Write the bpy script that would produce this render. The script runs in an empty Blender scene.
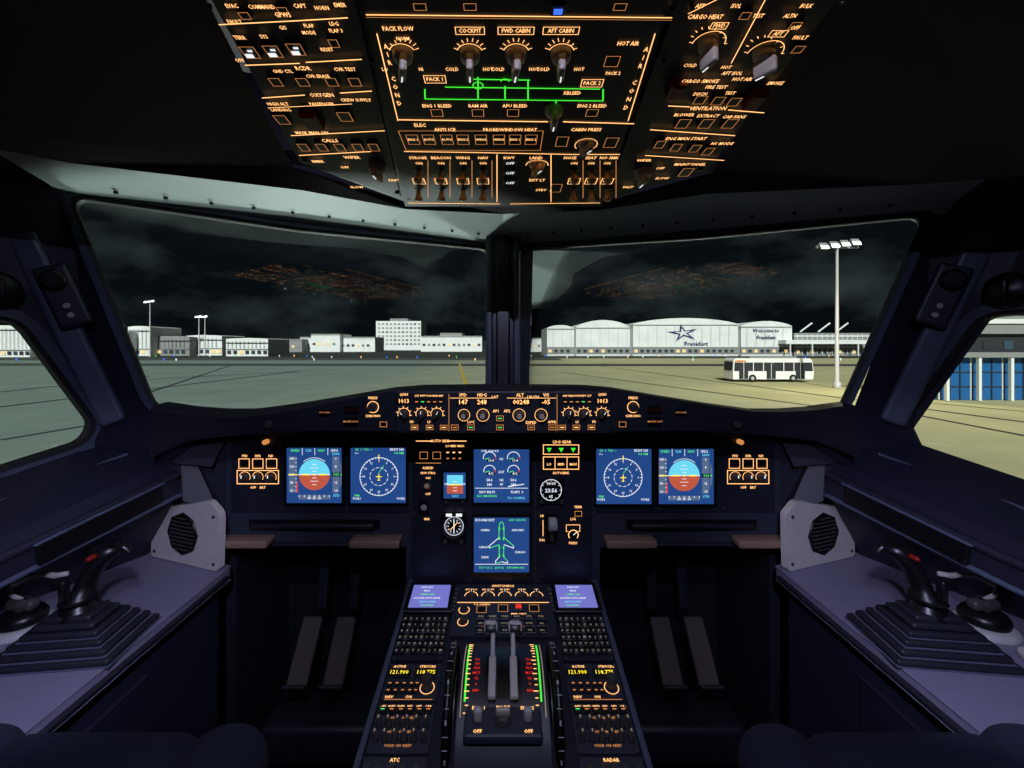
import bpy, bmesh, math, random
from mathutils import Vector, Matrix
random.seed(7)
FP=450.0; CX=503.0; CY=345.0; EYE=5.0
sc=bpy.context.scene
sc.view_settings.view_transform='Standard'
sc.view_settings.look='None'

def lin(r,g,b):
    def c(x):
        x/=255.0
        return x/12.92 if x<=.04045 else ((x+.055)/1.055)**2.4
    return (c(r),c(g),c(b),1)
MATS={}
def mat(name,rgb,rough=.5,metal=0,emit=0,var=.15,scale=40,bump=0.0,spec=.5):
    if name in MATS: return MATS[name]
    m=bpy.data.materials.new(name); m.use_nodes=True
    nt=m.node_tree; N=nt.nodes; L=nt.links
    p=N['Principled BSDF']; c=lin(*rgb)
    p.inputs['Roughness'].default_value=rough
    p.inputs['Metallic'].default_value=metal
    p.inputs['Specular IOR Level'].default_value=spec
    if emit>0:
        p.inputs['Base Color'].default_value=(c[0]*.3,c[1]*.3,c[2]*.3,1)
        p.inputs['Emission Color'].default_value=c
        p.inputs['Emission Strength'].default_value=emit
    else:
        tc=N.new('ShaderNodeTexCoord'); no=N.new('ShaderNodeTexNoise')
        no.inputs['Scale'].default_value=scale; no.inputs['Detail'].default_value=4
        L.new(tc.outputs['Object'],no.inputs['Vector'])
        mx=N.new('ShaderNodeMixRGB')
        mx.inputs[1].default_value=(c[0]*(1-var),c[1]*(1-var),c[2]*(1-var),1)
        mx.inputs[2].default_value=(min(1,c[0]*(1+var)),min(1,c[1]*(1+var)),min(1,c[2]*(1+var)),1)
        L.new(no.outputs['Fac'],mx.inputs[0]); L.new(mx.outputs[0],p.inputs['Base Color'])
        if bump>0:
            bp=N.new('ShaderNodeBump'); bp.inputs['Strength'].default_value=bump; bp.inputs['Distance'].default_value=.002
            n2=N.new('ShaderNodeTexNoise'); n2.inputs['Scale'].default_value=400
            L.new(tc.outputs['Object'],n2.inputs['Vector'])
            L.new(n2.outputs['Fac'],bp.inputs['Height']); L.new(bp.outputs[0],p.inputs['Normal'])
    MATS[name]=m; return m

PANEL=mat('panel_paint',(50,54,68),.5,bump=.1)
PANEL2=mat('panel_module',(34,37,50),.45)
DARK=mat('dark_trim',(31,32,42),.5,bump=.15)
BLACK=mat('black_plastic',(15,15,18),.35)
SHELL=mat('lining_dark',(36,36,52),.42,bump=.2)
CEIL=mat('ceiling_lining',(50,38,48),.7)
HEAD=mat('header_grey',(176,186,182),.5,scale=6,var=.08)
FRAME=mat('window_frame_paint',(80,86,106),.42)
RUB=mat('window_seal',(14,14,16),.6)
CONS=mat('console_top_grey',(132,128,152),.45,scale=25,var=.12,bump=.25)
VENTM=mat('vent_panel_grey',(205,198,194),.55,bump=.1)
GREY=mat('light_grey_plastic',(180,180,180),.4)
KNOB=mat('knob_grey',(200,184,166),.35)
KNOBD=mat('knob_dark',(70,68,68),.35)
METAL=mat('toggle_metal',(240,200,145),.35,metal=.3)
BROWN=mat('table_brown',(146,116,96),.6)
PEDAL=mat('pedal_rubber',(84,72,70),.7,bump=.4)
SEAT=mat('seat_fabric',(28,32,54),.9,scale=120,var=.35,bump=.6)
FLOORM=mat('floor_carpet',(22,22,30),.9,bump=.5)
AMB=mat('amber_legend',(255,186,116),emit=1.75)
AMB2=mat('amber_legend_dim',(235,152,86),emit=.8)
KEYL=mat('key_legend',(190,170,150),emit=.5)
WHT=mat('white_light',(235,240,245),emit=1.1)
GRN=mat('green_light',(70,235,60),emit=1.1)
GRND=mat('green_digits',(90,235,120),emit=1.0)
CYAN=mat('cyan_light',(110,215,240),emit=1.0)
RED=mat('red_light',(235,50,35),emit=.9)
REDG=mat('red_guard',(130,20,16),.4)
YEL=mat('yellow_digits',(250,225,50),emit=1.3)
BLU=mat('blue_light',(60,110,255),emit=1.3)
SCR=mat('screen_blue',(34,70,132),emit=1.0)
SCRD=mat('screen_dark',(14,22,44),emit=.6)
SCRP=mat('screen_violet',(112,112,192),emit=1.05)
BRN=mat('horizon_brown',(190,88,66),emit=1.0)
TAPE=mat('tape_grey',(96,116,150),emit=.8)

class Fr:
    def __init__(s,O,U,V):
        s.O=Vector(O); s.U=Vector(U).normalized(); s.V=Vector(V)
        s.V=(s.V-s.U*s.V.dot(s.U)).normalized(); s.N=s.U.cross(s.V)
    def P(s,px,py):
        R=Vector(((px-CX)/FP,1,(CY-py)/FP)); t=s.N.dot(s.O)/s.N.dot(R); return R*t
    def uv(s,px,py):
        p=s.P(px,py); q=p-s.O; return q.dot(s.U),q.dot(s.V)
    def sc(s,px,py): return s.P(px,py).y/FP
    def pt(s,u,v,h=0): return s.O+s.U*u+s.V*v+s.N*h
def D(px,py,d): return Vector(((px-CX)/FP*d,d,(CY-py)/FP*d))

TC={}
def text_mesh(t):
    if t in TC: return TC[t]
    cu=bpy.data.curves.new('t','FONT'); cu.body=t; cu.size=1; cu.align_x='CENTER'; cu.align_y='CENTER'
    cu.resolution_u=1; cu.offset=.014
    o=bpy.data.objects.new('t',cu); sc.collection.objects.link(o)
    dg=bpy.context.evaluated_depsgraph_get(); e=o.evaluated_get(dg); me=e.to_mesh()
    r=([v.co.copy() for v in me.vertices],[tuple(p.vertices) for p in me.polygons])
    e.to_mesh_clear(); bpy.data.objects.remove(o); bpy.data.curves.remove(cu)
    TC[t]=r; return r

class B:
    def __init__(s,name): s.n=name; s.v=[]; s.f=[]; s.m=[]; s.s=[]; s.mats=[]
    def mi(s,m):
        if m not in s.mats: s.mats.append(m)
        return s.mats.index(m)
    def add(s,vs,fs,m,sm=False):
        k=len(s.v); s.v+= [Vector(v) for v in vs]; i=s.mi(m)
        for f in fs: s.f.append(tuple(a+k for a in f)); s.m.append(i); s.s.append(sm)
    def poly(s,pts,m): s.add(pts,[tuple(range(len(pts)))],m)
    def prism(s,pts,off,m):
        n=len(pts); off=Vector(off); a=[Vector(p) for p in pts]; b=[p+off for p in a]
        s.add(a+b,[tuple(range(n)),tuple(range(2*n-1,n-1,-1))]+[(i,(i+1)%n,n+(i+1)%n,n+i) for i in range(n)],m)
    def box3(s,x0,x1,y0,y1,z0,z1,m):
        s.prism([(x0,y0,z0),(x1,y0,z0),(x1,y1,z0),(x0,y1,z0)],(0,0,z1-z0),m)
    def rbox(s,fr,c,size,r,m,seg=3,sm=True):
        bm=bmesh.new(); bmesh.ops.create_cube(bm,size=1)
        for v in bm.verts: v.co=Vector((v.co.x*size[0],v.co.y*size[1],v.co.z*size[2]))
        bmesh.ops.bevel(bm,geom=bm.edges[:],offset=r,segments=seg,profile=.5,affect='EDGES')
        bm.verts.index_update()
        s.add([fr.pt(c[0]+v.co.x,c[1]+v.co.y,c[2]+v.co.z) for v in bm.verts],[tuple(v.index for v in f.verts) for f in bm.faces],m,sm); bm.free()
    def loft(s,rings,m,cap=True,sm=True,closed=False):
        n=len(rings[0]); vs=[p for r in rings for p in r]; fs=[]
        R=len(rings)
        for k in range(R if closed else R-1):
            k2=(k+1)%R
            for i in range(n): fs.append((k*n+i,k*n+(i+1)%n,k2*n+(i+1)%n,k2*n+i))
        s.add(vs,fs,m,sm)
        if cap and not closed:
            s.add(rings[0],[tuple(range(n-1,-1,-1))],m); s.add(rings[-1],[tuple(range(n))],m)
    def tube(s,path,r,m,n=10):
        rings=[]; P=[Vector(p) for p in path]
        for i,p in enumerate(P):
            t=(P[min(i+1,len(P)-1)]-P[max(i-1,0)]).normalized()
            a=t.cross(Vector((0,0,1)));
            if a.length<.05: a=t.cross(Vector((0,1,0)))
            a.normalize(); b=t.cross(a); rr=r[i] if isinstance(r,(list,tuple)) else r
            rings.append([p+a*math.cos(k*2*math.pi/n)*rr+b*math.sin(k*2*math.pi/n)*rr for k in range(n)])
        s.loft(rings,m)
    def cylm(s,f,u,v,prof,m,n=20):
        rings=[[f.pt(u+r*math.cos(k*2*math.pi/n),v+r*math.sin(k*2*math.pi/n),h) for k in range(n)] for (r,h) in prof]
        s.loft(rings,m)
    # ---- items laid out on a surface frame
    def ext(s,f,cx,cy,w,h):
        a=f.sc(cx,cy); u,v=f.uv(cx,cy); v1=f.uv(cx,cy-h/2)[1]; v0=f.uv(cx,cy+h/2)[1]
        return u-w/2*a,u+w/2*a,v0,v1
    def rect(s,f,cx,cy,w,h,m,z0=0,z1=.001,ch=0):
        u0,u1,v0,v1=s.ext(f,cx,cy,w,h)
        if z1-z0<=.0015:
            s.poly([f.pt(u0,v0,z1),f.pt(u1,v0,z1),f.pt(u1,v1,z1),f.pt(u0,v1,z1)],m)
        else:
            a=[(u0,v0),(u1,v0),(u1,v1),(u0,v1)]; c=ch
            b=[(u0+c,v0+c),(u1-c,v0+c),(u1-c,v1-c),(u0+c,v1-c)]
            s.loft([[f.pt(x,y,z0) for x,y in a],[f.pt(x,y,z1-c) for x,y in a],[f.pt(x,y,z1) for x,y in b]],m,sm=False)
    def line(s,f,x0,y0,x1,y1,w,m,z=.0016):
        a=Vector(f.uv(x0,y0)); b=Vector(f.uv(x1,y1)); k=f.sc((x0+x1)/2,(y0+y1)/2)*w/2
        d=(b-a)
        if d.length<1e-6: return
        d.normalize(); n=Vector((-d.y,d.x))*k
        s.poly([f.pt(*(a-n),z),f.pt(*(b-n),z),f.pt(*(b+n),z),f.pt(*(a+n),z)],m)
    def orect(s,f,cx,cy,w,h,lw,m,z=.0016):
        u0,u1,v0,v1=s.ext(f,cx,cy,w,h); k=f.sc(cx,cy)*lw
        for (a,b,c,d) in ((u0,u1,v0,v0+k),(u0,u1,v1-k,v1),(u0,u0+k,v0,v1),(u1-k,u1,v0,v1)):
            s.poly([f.pt(a,c,z),f.pt(b,c,z),f.pt(b,d,z),f.pt(a,d,z)],m)
    def text(s,f,t,px,py,h,m,z=.0018,rot=0,vs=1):
        vs_,fs=text_mesh(t); u,v=f.uv(px,py); k=f.sc(px,py)*h/.7; c,sn=math.cos(rot),math.sin(rot)
        s.add([f.pt(u+(p.x*c-p.y*sn)*k,v+(p.x*sn+p.y*c)*k*vs,z) for p in vs_],fs,m)
    def disc(s,f,px,py,r,m,z=.0015,a0=0,a1=360,n=28):
        u,v=f.uv(px,py); k=f.sc(px,py)*r
        pts=[f.pt(u+k*math.cos(math.radians(a0+(a1-a0)*i/n)),v+k*math.sin(math.radians(a0+(a1-a0)*i/n)),z) for i in range(n if a1-a0==360 else n+1)]
        s.poly(pts,m)
    def arc(s,f,px,py,r,w,m,a0=0,a1=360,z=.002,n=32):
        u,v=f.uv(px,py); k=f.sc(px,py); r0=(r-w/2)*k; r1=(r+w/2)*k; vs=[];fs=[]
        for i in range(n+1):
            a=math.radians(a0+(a1-a0)*i/n)
            vs+= [f.pt(u+r0*math.cos(a),v+r0*math.sin(a),z),f.pt(u+r1*math.cos(a),v+r1*math.sin(a),z)]
            if i: fs.append((2*i-2,2*i-1,2*i+1,2*i))
        s.add(vs,fs,m)
    def cyl(s,f,px,py,r,h,m,h0=0,r2=None,n=20):
        u,v=f.uv(px,py); k=f.sc(px,py); r2=r if r2 is None else r2
        s.cylm(f,u,v,[(r*k,h0),(r2*k,h-.1*r*k),(r2*k*.88,h)],m,n)
    def knob(s,f,px,py,r,h,m,ang=90,tick=None):
        k=f.sc(px,py); u,v=f.uv(px,py); rr=r*k
        s.cylm(f,u,v,[(rr*1.05,0),(rr*1.0,h*.3),(rr*.9,h*.42),(rr*.55,h*.45)],m,22)
        a=math.radians(ang); d=Vector((math.cos(a),math.sin(a)))
        g=Fr(f.pt(u,v,h*.7),f.U*d.x+f.V*d.y,-f.U*d.y+f.V*d.x)
        s.rbox(g,(0,0,0),(rr*2.1,rr*.7,h*.6),rr*.2,m,2)
        s.rbox(g,(rr*.55,0,h*.31),(rr*.8,rr*.12,.0012),.0004,tick or WHT,1,False)
    def toggle(s,f,px,py,r,l,m=None,lean=.3):
        k=f.sc(px,py)*r; u,v=f.uv(px,py); m=m or METAL
        s.cylm(f,u,v,[(k*1.3,0),(k*1.3,.003),(k*.8,.005)],KNOBD,12)
        p0=f.pt(u,v,.004); p1=f.pt(u,v+l*lean,l)
        q=[p0.lerp(p1,t) for t in (0,.5,.8,.93,1)]
        s.tube(q,[k*.45,k*.6,k*1.0,k*.95,k*.5],m,10)
    def korry(s,f,px,py,w,h,lab=None,lit=None,th=4,col=None):
        s.rect(f,px,py,w,h,BLACK,0,.005,.001)
        s.orect(f,px,py,w*.9,h*.9,.5,AMB2,.0054)
    def done(s,bevel=0):
        if not s.v: return
        mn=Vector((min(v[i] for v in s.v) for i in range(3))); mx=Vector((max(v[i] for v in s.v) for i in range(3)))
        c=(mn+mx)/2
        me=bpy.data.meshes.new(s.n); me.from_pydata([v-c for v in s.v],[],s.f)
        for m in s.mats: me.materials.append(m)
        me.polygons.foreach_set('material_index',s.m); me.polygons.foreach_set('use_smooth',s.s); me.update()
        o=bpy.data.objects.new(s.n,me); sc.collection.objects.link(o); o.location=c+Vector((0,0,EYE))
        if bevel:
            b=o.modifiers.new('bev','BEVEL'); b.width=bevel; b.segments=2; b.limit_method='ANGLE'
        return o

X=Vector((1,0,0)); Z=Vector((0,0,1)); Y=Vector((0,1,0))
# ============================================================ OUTSIDE
G=-5.0
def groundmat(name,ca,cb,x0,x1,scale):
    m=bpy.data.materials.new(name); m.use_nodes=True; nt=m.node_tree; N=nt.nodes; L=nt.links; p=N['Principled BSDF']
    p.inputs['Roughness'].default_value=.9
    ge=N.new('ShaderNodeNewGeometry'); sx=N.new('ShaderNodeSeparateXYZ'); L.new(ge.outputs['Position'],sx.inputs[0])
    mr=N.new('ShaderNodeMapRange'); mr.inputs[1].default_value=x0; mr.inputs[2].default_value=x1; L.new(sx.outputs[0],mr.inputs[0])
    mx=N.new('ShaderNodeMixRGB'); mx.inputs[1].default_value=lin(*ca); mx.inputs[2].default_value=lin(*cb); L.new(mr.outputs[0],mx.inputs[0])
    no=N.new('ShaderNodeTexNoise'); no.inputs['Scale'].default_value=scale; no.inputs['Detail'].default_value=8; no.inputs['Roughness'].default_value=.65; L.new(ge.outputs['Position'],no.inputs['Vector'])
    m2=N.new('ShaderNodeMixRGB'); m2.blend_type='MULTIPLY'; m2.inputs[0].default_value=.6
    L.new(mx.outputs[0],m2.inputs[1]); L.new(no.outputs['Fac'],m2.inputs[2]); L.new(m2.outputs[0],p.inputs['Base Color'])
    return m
GRASS=groundmat('grass_night',(38,48,42),(42,50,42),-100,200,.03)
APR=groundmat('apron_concrete_flood_tint',(134,156,146),(214,210,158),-24,26,.12)  # concrete, with warm floodlight tone painted into its colour towards the right
b=B('airfield_ground'); b.poly([(-2500,-60,G),(2500,-60,G),(2500,3500,G),(-2500,3500,G)],GRASS); b.done()
b=B('airport_apron')
zz=G+.03
b.prism([(-400,3,zz-.02),(400,3,zz-.02),(400,168,zz-.02),(-400,168,zz-.02)],(0,0,.02),APR)
ASPH=mat('asphalt_joint',(52,56,50),.9); YLINE=mat('yellow_marking',(190,160,60),.8); 
TAXI=mat('asphalt_taxiway',(60,66,62),.9,scale=.2)
gf=Fr((0,50,G+.05),X,Y)
def gl(x0,y0,x1,y1,w,m):
    a=Vector((x0,y0,G+.06)); c=Vector((x1,y1,G+.06)); d=(c-a).normalized(); n=Vector((-d.y,d.x,0))*w/2
    b.poly([a-n,c-n,c+n,a+n],m)
for (p0,p1,w) in (((-60,414),(300,371),.5),((60,384),(300,371),.5),((150,392),(235,364),.4),((0,392),(150,376),.4),((880,408),(1100,450),.3),((600,366),(1100,432),.35),((560,372),(860,412),.35),((0,440),(120,420),.25),((850,396),(1100,418),.25)):
    a=gf.P(*p0); c=gf.P(*p1); gl(a.x,a.y,c.x,c.y,w,ASPH)
a=gf.P(459,362); c=gf.P(467,388); gl(a.x,a.y,c.x,c.y,.5,YLINE)
b.poly([(-400,112,G+.05),(400,100,G+.05),(400,112,G+.05),(-400,126,G+.05)],TAXI)
b.poly([(-400,146,G+.05),(20,146,G+.05),(20,166,G+.05),(-400,166,G+.05)],TAXI)
b.done()
b=B('taxiway_edge_lights')
for i in range(46):
    x=-150+i*7+random.uniform(-2,2); y=random.choice([140,170,190])+random.uniform(-3,3)
    m=random.choice([BLU,WHT,AMB,WHT,GRN])
    f=Fr((x,y,G+.07),X,Y)
    b.cylm(f,0,0,[(.12,0),(.1,.35),(.22,.4),(.22,.6),(.1,.75)],m,8)
b.done()
WALLW=mat('facade_white',(218,224,222),.6,scale=.3); GLS=mat('facade_glass',(60,78,90),.2,scale=.3)
ROOF=mat('roof_grey',(130,134,134),.6,scale=.3); DKB=mat('facade_dark',(38,42,48),.6); LIT=mat('lit_windows',(255,225,160),emit=.8); BLUE=mat('facade_blue_glass',(30,92,150),.3,scale=1)
SIGNB=mat('sign_blue',(30,45,95),.5)
def barrel(b,px0,px1,yb,yt,yd,d,depth,m=WALLW):
    x0=(px0-CX)/FP*d; x1=(px1-CX)/FP*d; zt=(CY-yt)/FP*d; zd=(CY-yd)/FP*d
    pts=[(x0,d,G),(x1,d,G),(x1,d,zt)]
    n=12
    for i in range(1,n):
        t=i/n; pts.append((x1+(x0-x1)*t,d,zt+(zd-zt)*math.sin(math.pi*t)**.7))
    pts.append((x0,d,zt)); b.prism(pts,(0,depth,0),m)
b=B('airport_terminal'); d=205; tf=Fr((0,d-.3,0),X,Z)
for (a,c,yt,yd) in ((547,574,328,325),(576,630,327,320),(633,738,324,318),(741,792,326,321)):
    barrel(b,a,c,356,yt,yd,d,30)
    b.line(tf,a,yt+1,c,yt+1,.8,ROOF,0); 
    for xx in range(a+6,c,9): b.line(tf,xx,yt+2,xx,346,.25,ROOF,0)
    b.rect(tf,(a+c)/2,350.5,c-a,7,ROOF,0,.001)
    b.line(tf,a,346.5,c,346.5,1,WALLW,.2)
    for xx in range(a+3,c-2,6): b.rect(tf,xx,351,3.2,3,LIT if random.random()<.35 else DKB,0.05,.051)
for (a,c,yt) in ((574,576,328),(630,633,328),(738,741,330)):
    b.prism([D(a,356,d+1),D(c,356,d+1),D(c,yt,d+1),D(a,yt,d+1)],(0,25,0),ROOF)
u,v=tf.uv(683,333); k=tf.sc(683,333); st=[]
for i in range(10):
    a=math.radians(90+i*36+10); r=(12 if i%2==0 else 3.6)*k; st.append(tf.pt(u+r*math.cos(a)*1.35,v+r*math.sin(a)*.75,.1))
b.poly(st,SIGNB)
c0=tf.pt(u,v,.2); u2=[c0+(p-tf.pt(u,v,.1))*.55 for p in st]; b.poly(u2,WALLW)
b.text(tf,'Frankfurt',696,344,4.4,SIGNB,.2); b.text(tf,'Welcome to',766,330.5,3.6,SIGNB,.2); b.text(tf,'Frankfurt',766,337.5,3.6,SIGNB,.2)
b.prism([D(794,356,d),D(1040,356,d),D(1040,333,d),D(794,333,d)],(0,25,0),ROOF)
for yy in (336,341,347): b.line(tf,794,yy,1040,yy,1.2,WALLW,.1)
for xx in range(797,1040,5): b.line(tf,xx,334,xx,355,.5,WALLW,.15)
for xx in range(798,1040,7): b.rect(tf,xx,352,3,3,LIT if random.random()<.4 else DKB,.1,.101)
b.prism([D(786,340,d-6),D(872,340,d-6),D(872,344,d-6),D(786,344,d-6)],(0,6,0),WALLW)
for xx in (790,812,835,858): b.prism([D(xx,355.9,d-6),D(xx+1,355.9,d-6),D(xx+1,344,d-6),D(xx,344,d-6)],(0,.5,0),WALLW)
for xx in (800,818,836): b.tube([D(xx,332,d+5),D(xx+12,323,d+5)],.4,WALLW,6)
b.done()
b=B('office_block'); d=430; f=Fr((0,d-.4,0),X,Z)
b.prism([D(376,350.2,d),D(421,350.2,d),D(421,321,d),D(376,321,d)],(0,30,0),WALLW)
b.prism([D(390,321,d),D(408,321,d),D(408,318.5,d),D(390,318.5,d)],(0,20,0),ROOF)
for yy in range(324,348,4):
    for xx in range(379,420,4): b.rect(f,xx,yy,2.0,1.5,ROOF if random.random()<.8 else DKB,0,.001)
b.done()
b=B('cargo_building')
for (p0,p1,yt,dd,m) in ((300,375,337,330,WALLW),(311,340,334,325,WALLW),(421,482,336,340,WALLW),(440,462,333,345,ROOF),(255,302,339,320,ROOF),(521,548,338,330,WALLW)):
    yb=CY+5/dd*FP
    b.prism([D(p0,yb,dd),D(p1,yb,dd),D(p1,yt,dd),D(p0,yt,dd)],(0,25,0),m)
    f=Fr((0,dd-.3,0),X,Z)
    for xx in range(p0+3,p1-2,5): b.rect(f,xx,(yt+yb)/2+1,2.6,2.2,random.choice([DKB,ROOF,LIT]),0,.001)
    b.line(f,p0,yt+.6,p1,yt+.6,.9,ROOF,0.1)
b.done()
b=B('distant_hangar')
for (p0,p1,yt,dd,m) in ((40,72,330,190,WALLW),(72,128,332,200,WALLW),(128,150,327,205,WALLW),(150,190,337,210,ROOF),(186,222,336,215,WALLW),(-120,30,326,185,WALLW),(226,268,339,200,WALLW)):
    yb=CY+5/dd*FP; barrel(b,p0,p1,yb,yt,yt-1,dd,20,m)
    f=Fr((0,dd-.3,0),X,Z)
    for xx in range(p0+3,p1-2,6): b.rect(f,xx,yb-4,3.6,3.5,random.choice([DKB,GLS,LIT,DKB]),0,.001)
    for xx in range(p0+2,p1-2,4): b.line(f,xx,yt+2,xx,yb-8,.4,random.choice([ROOF,DKB,GLS]),.05)
    b.line(f,p0,yt+4,p1,yt+4,.8,DKB,.1); b.line(f,p0,yb-7,p1,yb-7,.8,ROOF,.1)
b.done()
b=B('treeline'); TREE=mat('tree_dark',(24,34,26),.9,scale=1,var=.5)
for i in range(90):
    dd=random.uniform(500,650); x=random.uniform(-620,560); r=random.uniform(4,9); f=Fr((x,dd,G),X,Y)
    b.cylm(f,0,0,[(.5,0),(.5,2),(r*.8,3),(r,5+r*.3),(r*.75,6+r*.6),(r*.3,7+r*.8)],TREE,9)
b.done()
LAMPW=mat('lamp_white',(240,250,255),emit=6)
def mast(px,yt,d,w,heads,sc_=1):
    b=B('floodlight_mast'); x=(px-CX)/FP*d; zt=(CY-yt)/FP*d
    f=Fr((x,d,G+.07),X,Y); h=zt-G
    b.cylm(f,0,0,[(w*2,0),(w*2,.6),(w*1.1,.7),(w*.7,h)],GREY,12)
    b.box3(x-heads*.55*sc_,x+heads*.55*sc_,d-.12,d+.12,zt-.15,zt+.15,ROOF)
    for i in range(heads):
        xx=x+(i-(heads-1)/2)*1.1*sc_; dz=(i-(heads-1)/2)*.14*sc_
        q=Fr((xx,d-.35,zt+.25+dz),X,Vector((0,.5,.87)))
        b.rbox(q,(0,0,0),(.85*sc_,.75*sc_,.35),.08,ROOF,2,False)
        q2=Fr((xx,d-.35,zt+.1+dz),X,Vector((0,.6,.8)))
        b.rbox(q2,(0,0,.2),(.8*sc_,.7*sc_,.12),.03,LAMPW,1,False)
    b.done()
mast(837,247,52,.2,4,1.1)
mast(150,302,190,.25,3,1.4); mast(199,317,200,.25,2,1.4); mast(205,317,201,.25,2,1.4)
def bus():
    d=60; sc1=d/FP; x0=(733-CX)*sc1; x1=(814-CX)*sc1; L=x1-x0; H=3.15; g0=G+.07
    BW=mat('bus_white',(235,236,232),.35); TY=mat('tyre',(18,18,18),.8)
    b=B('airport_bus')
    z0=g0+.35; z1=g0+H
    pr=[(x0,z0),(x1-.1,z0),(x1,z0+1.0),(x1-.25,z1-.25),(x1-.6,z1),(x0+.35,z1),(x0+.08,z1-.25),(x0,z0+1.2)]
    b.prism([(x,d,z) for x,z in pr],(0,2.5,0),BW)
    b.prism([(x0+.15,d-.03,g0+1.45),(x1-.15,d-.03,g0+1.45),(x1-.3,d-.03,g0+2.6),(x0+.2,d-.03,g0+2.6)],(0,.03,0),DKB)
    n=8
    for i in range(1,n): 
        x=x0+L*i/n; b.box3(x-.05,x+.05,d-.05,d,g0+1.4,g0+2.65,BW)
    for t in (.13,.47,.83): 
        x=x0+L*t; b.box3(x-.6,x+.6,d-.06,d,g0+.42,g0+2.55,DKB); b.box3(x-.03,x+.03,d-.08,d,g0+.42,g0+2.55,BW)
    b.box3(x0+.25,x0+1.7,d-.06,d,g0+2.66,g0+2.9,AMB2)
    b.box3(x0+2.5,x1-2,d+.5,d+2,z1,z1+.25,ROOF)
    b.prism([(x0-.04,d+.15,g0+1.5),(x0-.04,d+2.35,g0+1.5),(x0-.0,d+2.35,g0+2.7),(x0-.0,d+.15,g0+2.7)],(.05,0,0),DKB)
    for t in (.24,.74):
        for yy in (d-.05,d+2.2):
            wf=Fr((x0+L*t,yy,g0+.5),X,Z); b.cylm(wf,0,0,[(.5,-.3),(.5,0),(.42,.04),(.3,.04),(.25,.0)],TY,20); b.cylm(wf,0,0,[(.24,0),(.22,.05)],GREY,14)
    b.done()
bus()
b=B('gate_building'); d=40.5; xa=(938-CX)/FP*d; xb=xa+34; g1=G+.07
b.box3(xa,xb,d,d+2.6,g1,G+3.9,BLUE); b.box3(xa-.1,xb,d-.9,d+2.6,G+3.9,G+4.35,ROOF); b.box3(xa+.2,xb,d,d+2.4,G+4.35,G+6.0,DKB); b.box3(xa,xb,d-.5,d+2.6,G+6,G+7.6,ROOF)
b.box3(xa+.2,xb,d-.7,d-.4,G+6.9,G+7.3,WALLW)
x=xa
i=0
while x<xb:
    b.box3(x,x+.09,d-.08,d,g1,G+3.9,DKB if i%3 else WALLW)
    if i%3==0: b.box3(x,x+.25,d-.8,d-.55,g1,G+3.9,WALLW)
    if i%2==0: b.box3(x+.2,x+1.0,d-.06,d,G+4.6,G+5.4,random.choice([LIT,DKB,DKB,GLS]))
    x+=.95; i+=1
for zz_ in (1.2,2.5): b.box3(xa,xb,d-.06,d,G+zz_,G+zz_+.1,DKB)
b.done()

# ============================================================ WINDSHIELDS
def offset_poly(pts,dist):
    n=len(pts); out=[]; c=sum(pts,Vector((0,0)))/n
    for i in range(n):
        a,bb,cc=pts[i-1],pts[i],pts[(i+1)%n]
        d1=(bb-a).normalized(); d2=(cc-bb).normalized(); n1=Vector((d1.y,-d1.x)); n2=Vector((d2.y,-d2.x))
        if n1.dot(bb-c)<0: n1=-n1
        if n2.dot(bb-c)<0: n2=-n2
        m=(n1+n2).normalized(); out.append(bb+m*dist/max(.3,m.dot(n1)))
    return out
def round_poly(pts,r,k=5):
    n=len(pts); out=[]
    for i in range(n):
        a,bb,cc=pts[i-1],pts[i],pts[(i+1)%n]; rr=min(r,(a-bb).length*.45,(cc-bb).length*.45)
        p=bb+(a-bb).normalized()*rr; q=bb+(cc-bb).normalized()*rr
        for j in range(k+1):
            t=j/k; out.append(p*(1-t)**2+bb*2*t*(1-t)+q*t*t)
    return out
GL=bpy.data.materials.new('window_glass'); GL.use_nodes=True
nt=GL.node_tree; nt.nodes.clear(); o_=nt.nodes.new('ShaderNodeOutputMaterial'); mx=nt.nodes.new('ShaderNodeMixShader'); tr=nt.nodes.new('ShaderNodeBsdfTransparent'); gs=nt.nodes.new('ShaderNodeBsdfGlossy'); fz=nt.nodes.new('ShaderNodeFresnel')
fz.inputs[0].default_value=2.2; gs.inputs['Roughness'].default_value=0.0; tr.inputs[0].default_value=(.98,1,.99,1)
nt.links.new(fz.outputs[0],mx.inputs[0]); nt.links.new(tr.outputs[0],mx.inputs[1]); nt.links.new(gs.outputs[0],mx.inputs[2]); nt.links.new(mx.outputs[0],o_.inputs[0])
def window(name,fr,pxs,r,fw,th,m_in=None):
    pts=[Vector(fr.uv(*p)) for p in pxs]
    inn=round_poly(pts,r); out=round_poly(offset_poly(pts,fw),r+fw)
    mid=round_poly(offset_poly(pts,.010),r+.010)
    b=B(name); h=th
    b.loft([[fr.pt(p.x,p.y,-h) for p in inn],[fr.pt(p.x,p.y,h) for p in inn],[fr.pt(p.x,p.y,h*1.0) for p in mid]],RUB,cap=False,sm=False)
    b.loft([[fr.pt(p.x,p.y,h) for p in mid],[fr.pt(p.x,p.y,h+.006) for p in mid],[fr.pt(p.x,p.y,h) for p in out],[fr.pt(p.x,p.y,-h) for p in out],[fr.pt(p.x,p.y,-h) for p in inn]],m_in or FRAME,cap=False,sm=False)
    b.add([fr.pt(p.x,p.y,0) for p in mid],[tuple(range(len(mid)))],GL)
    return b.done()
PW={}
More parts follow.
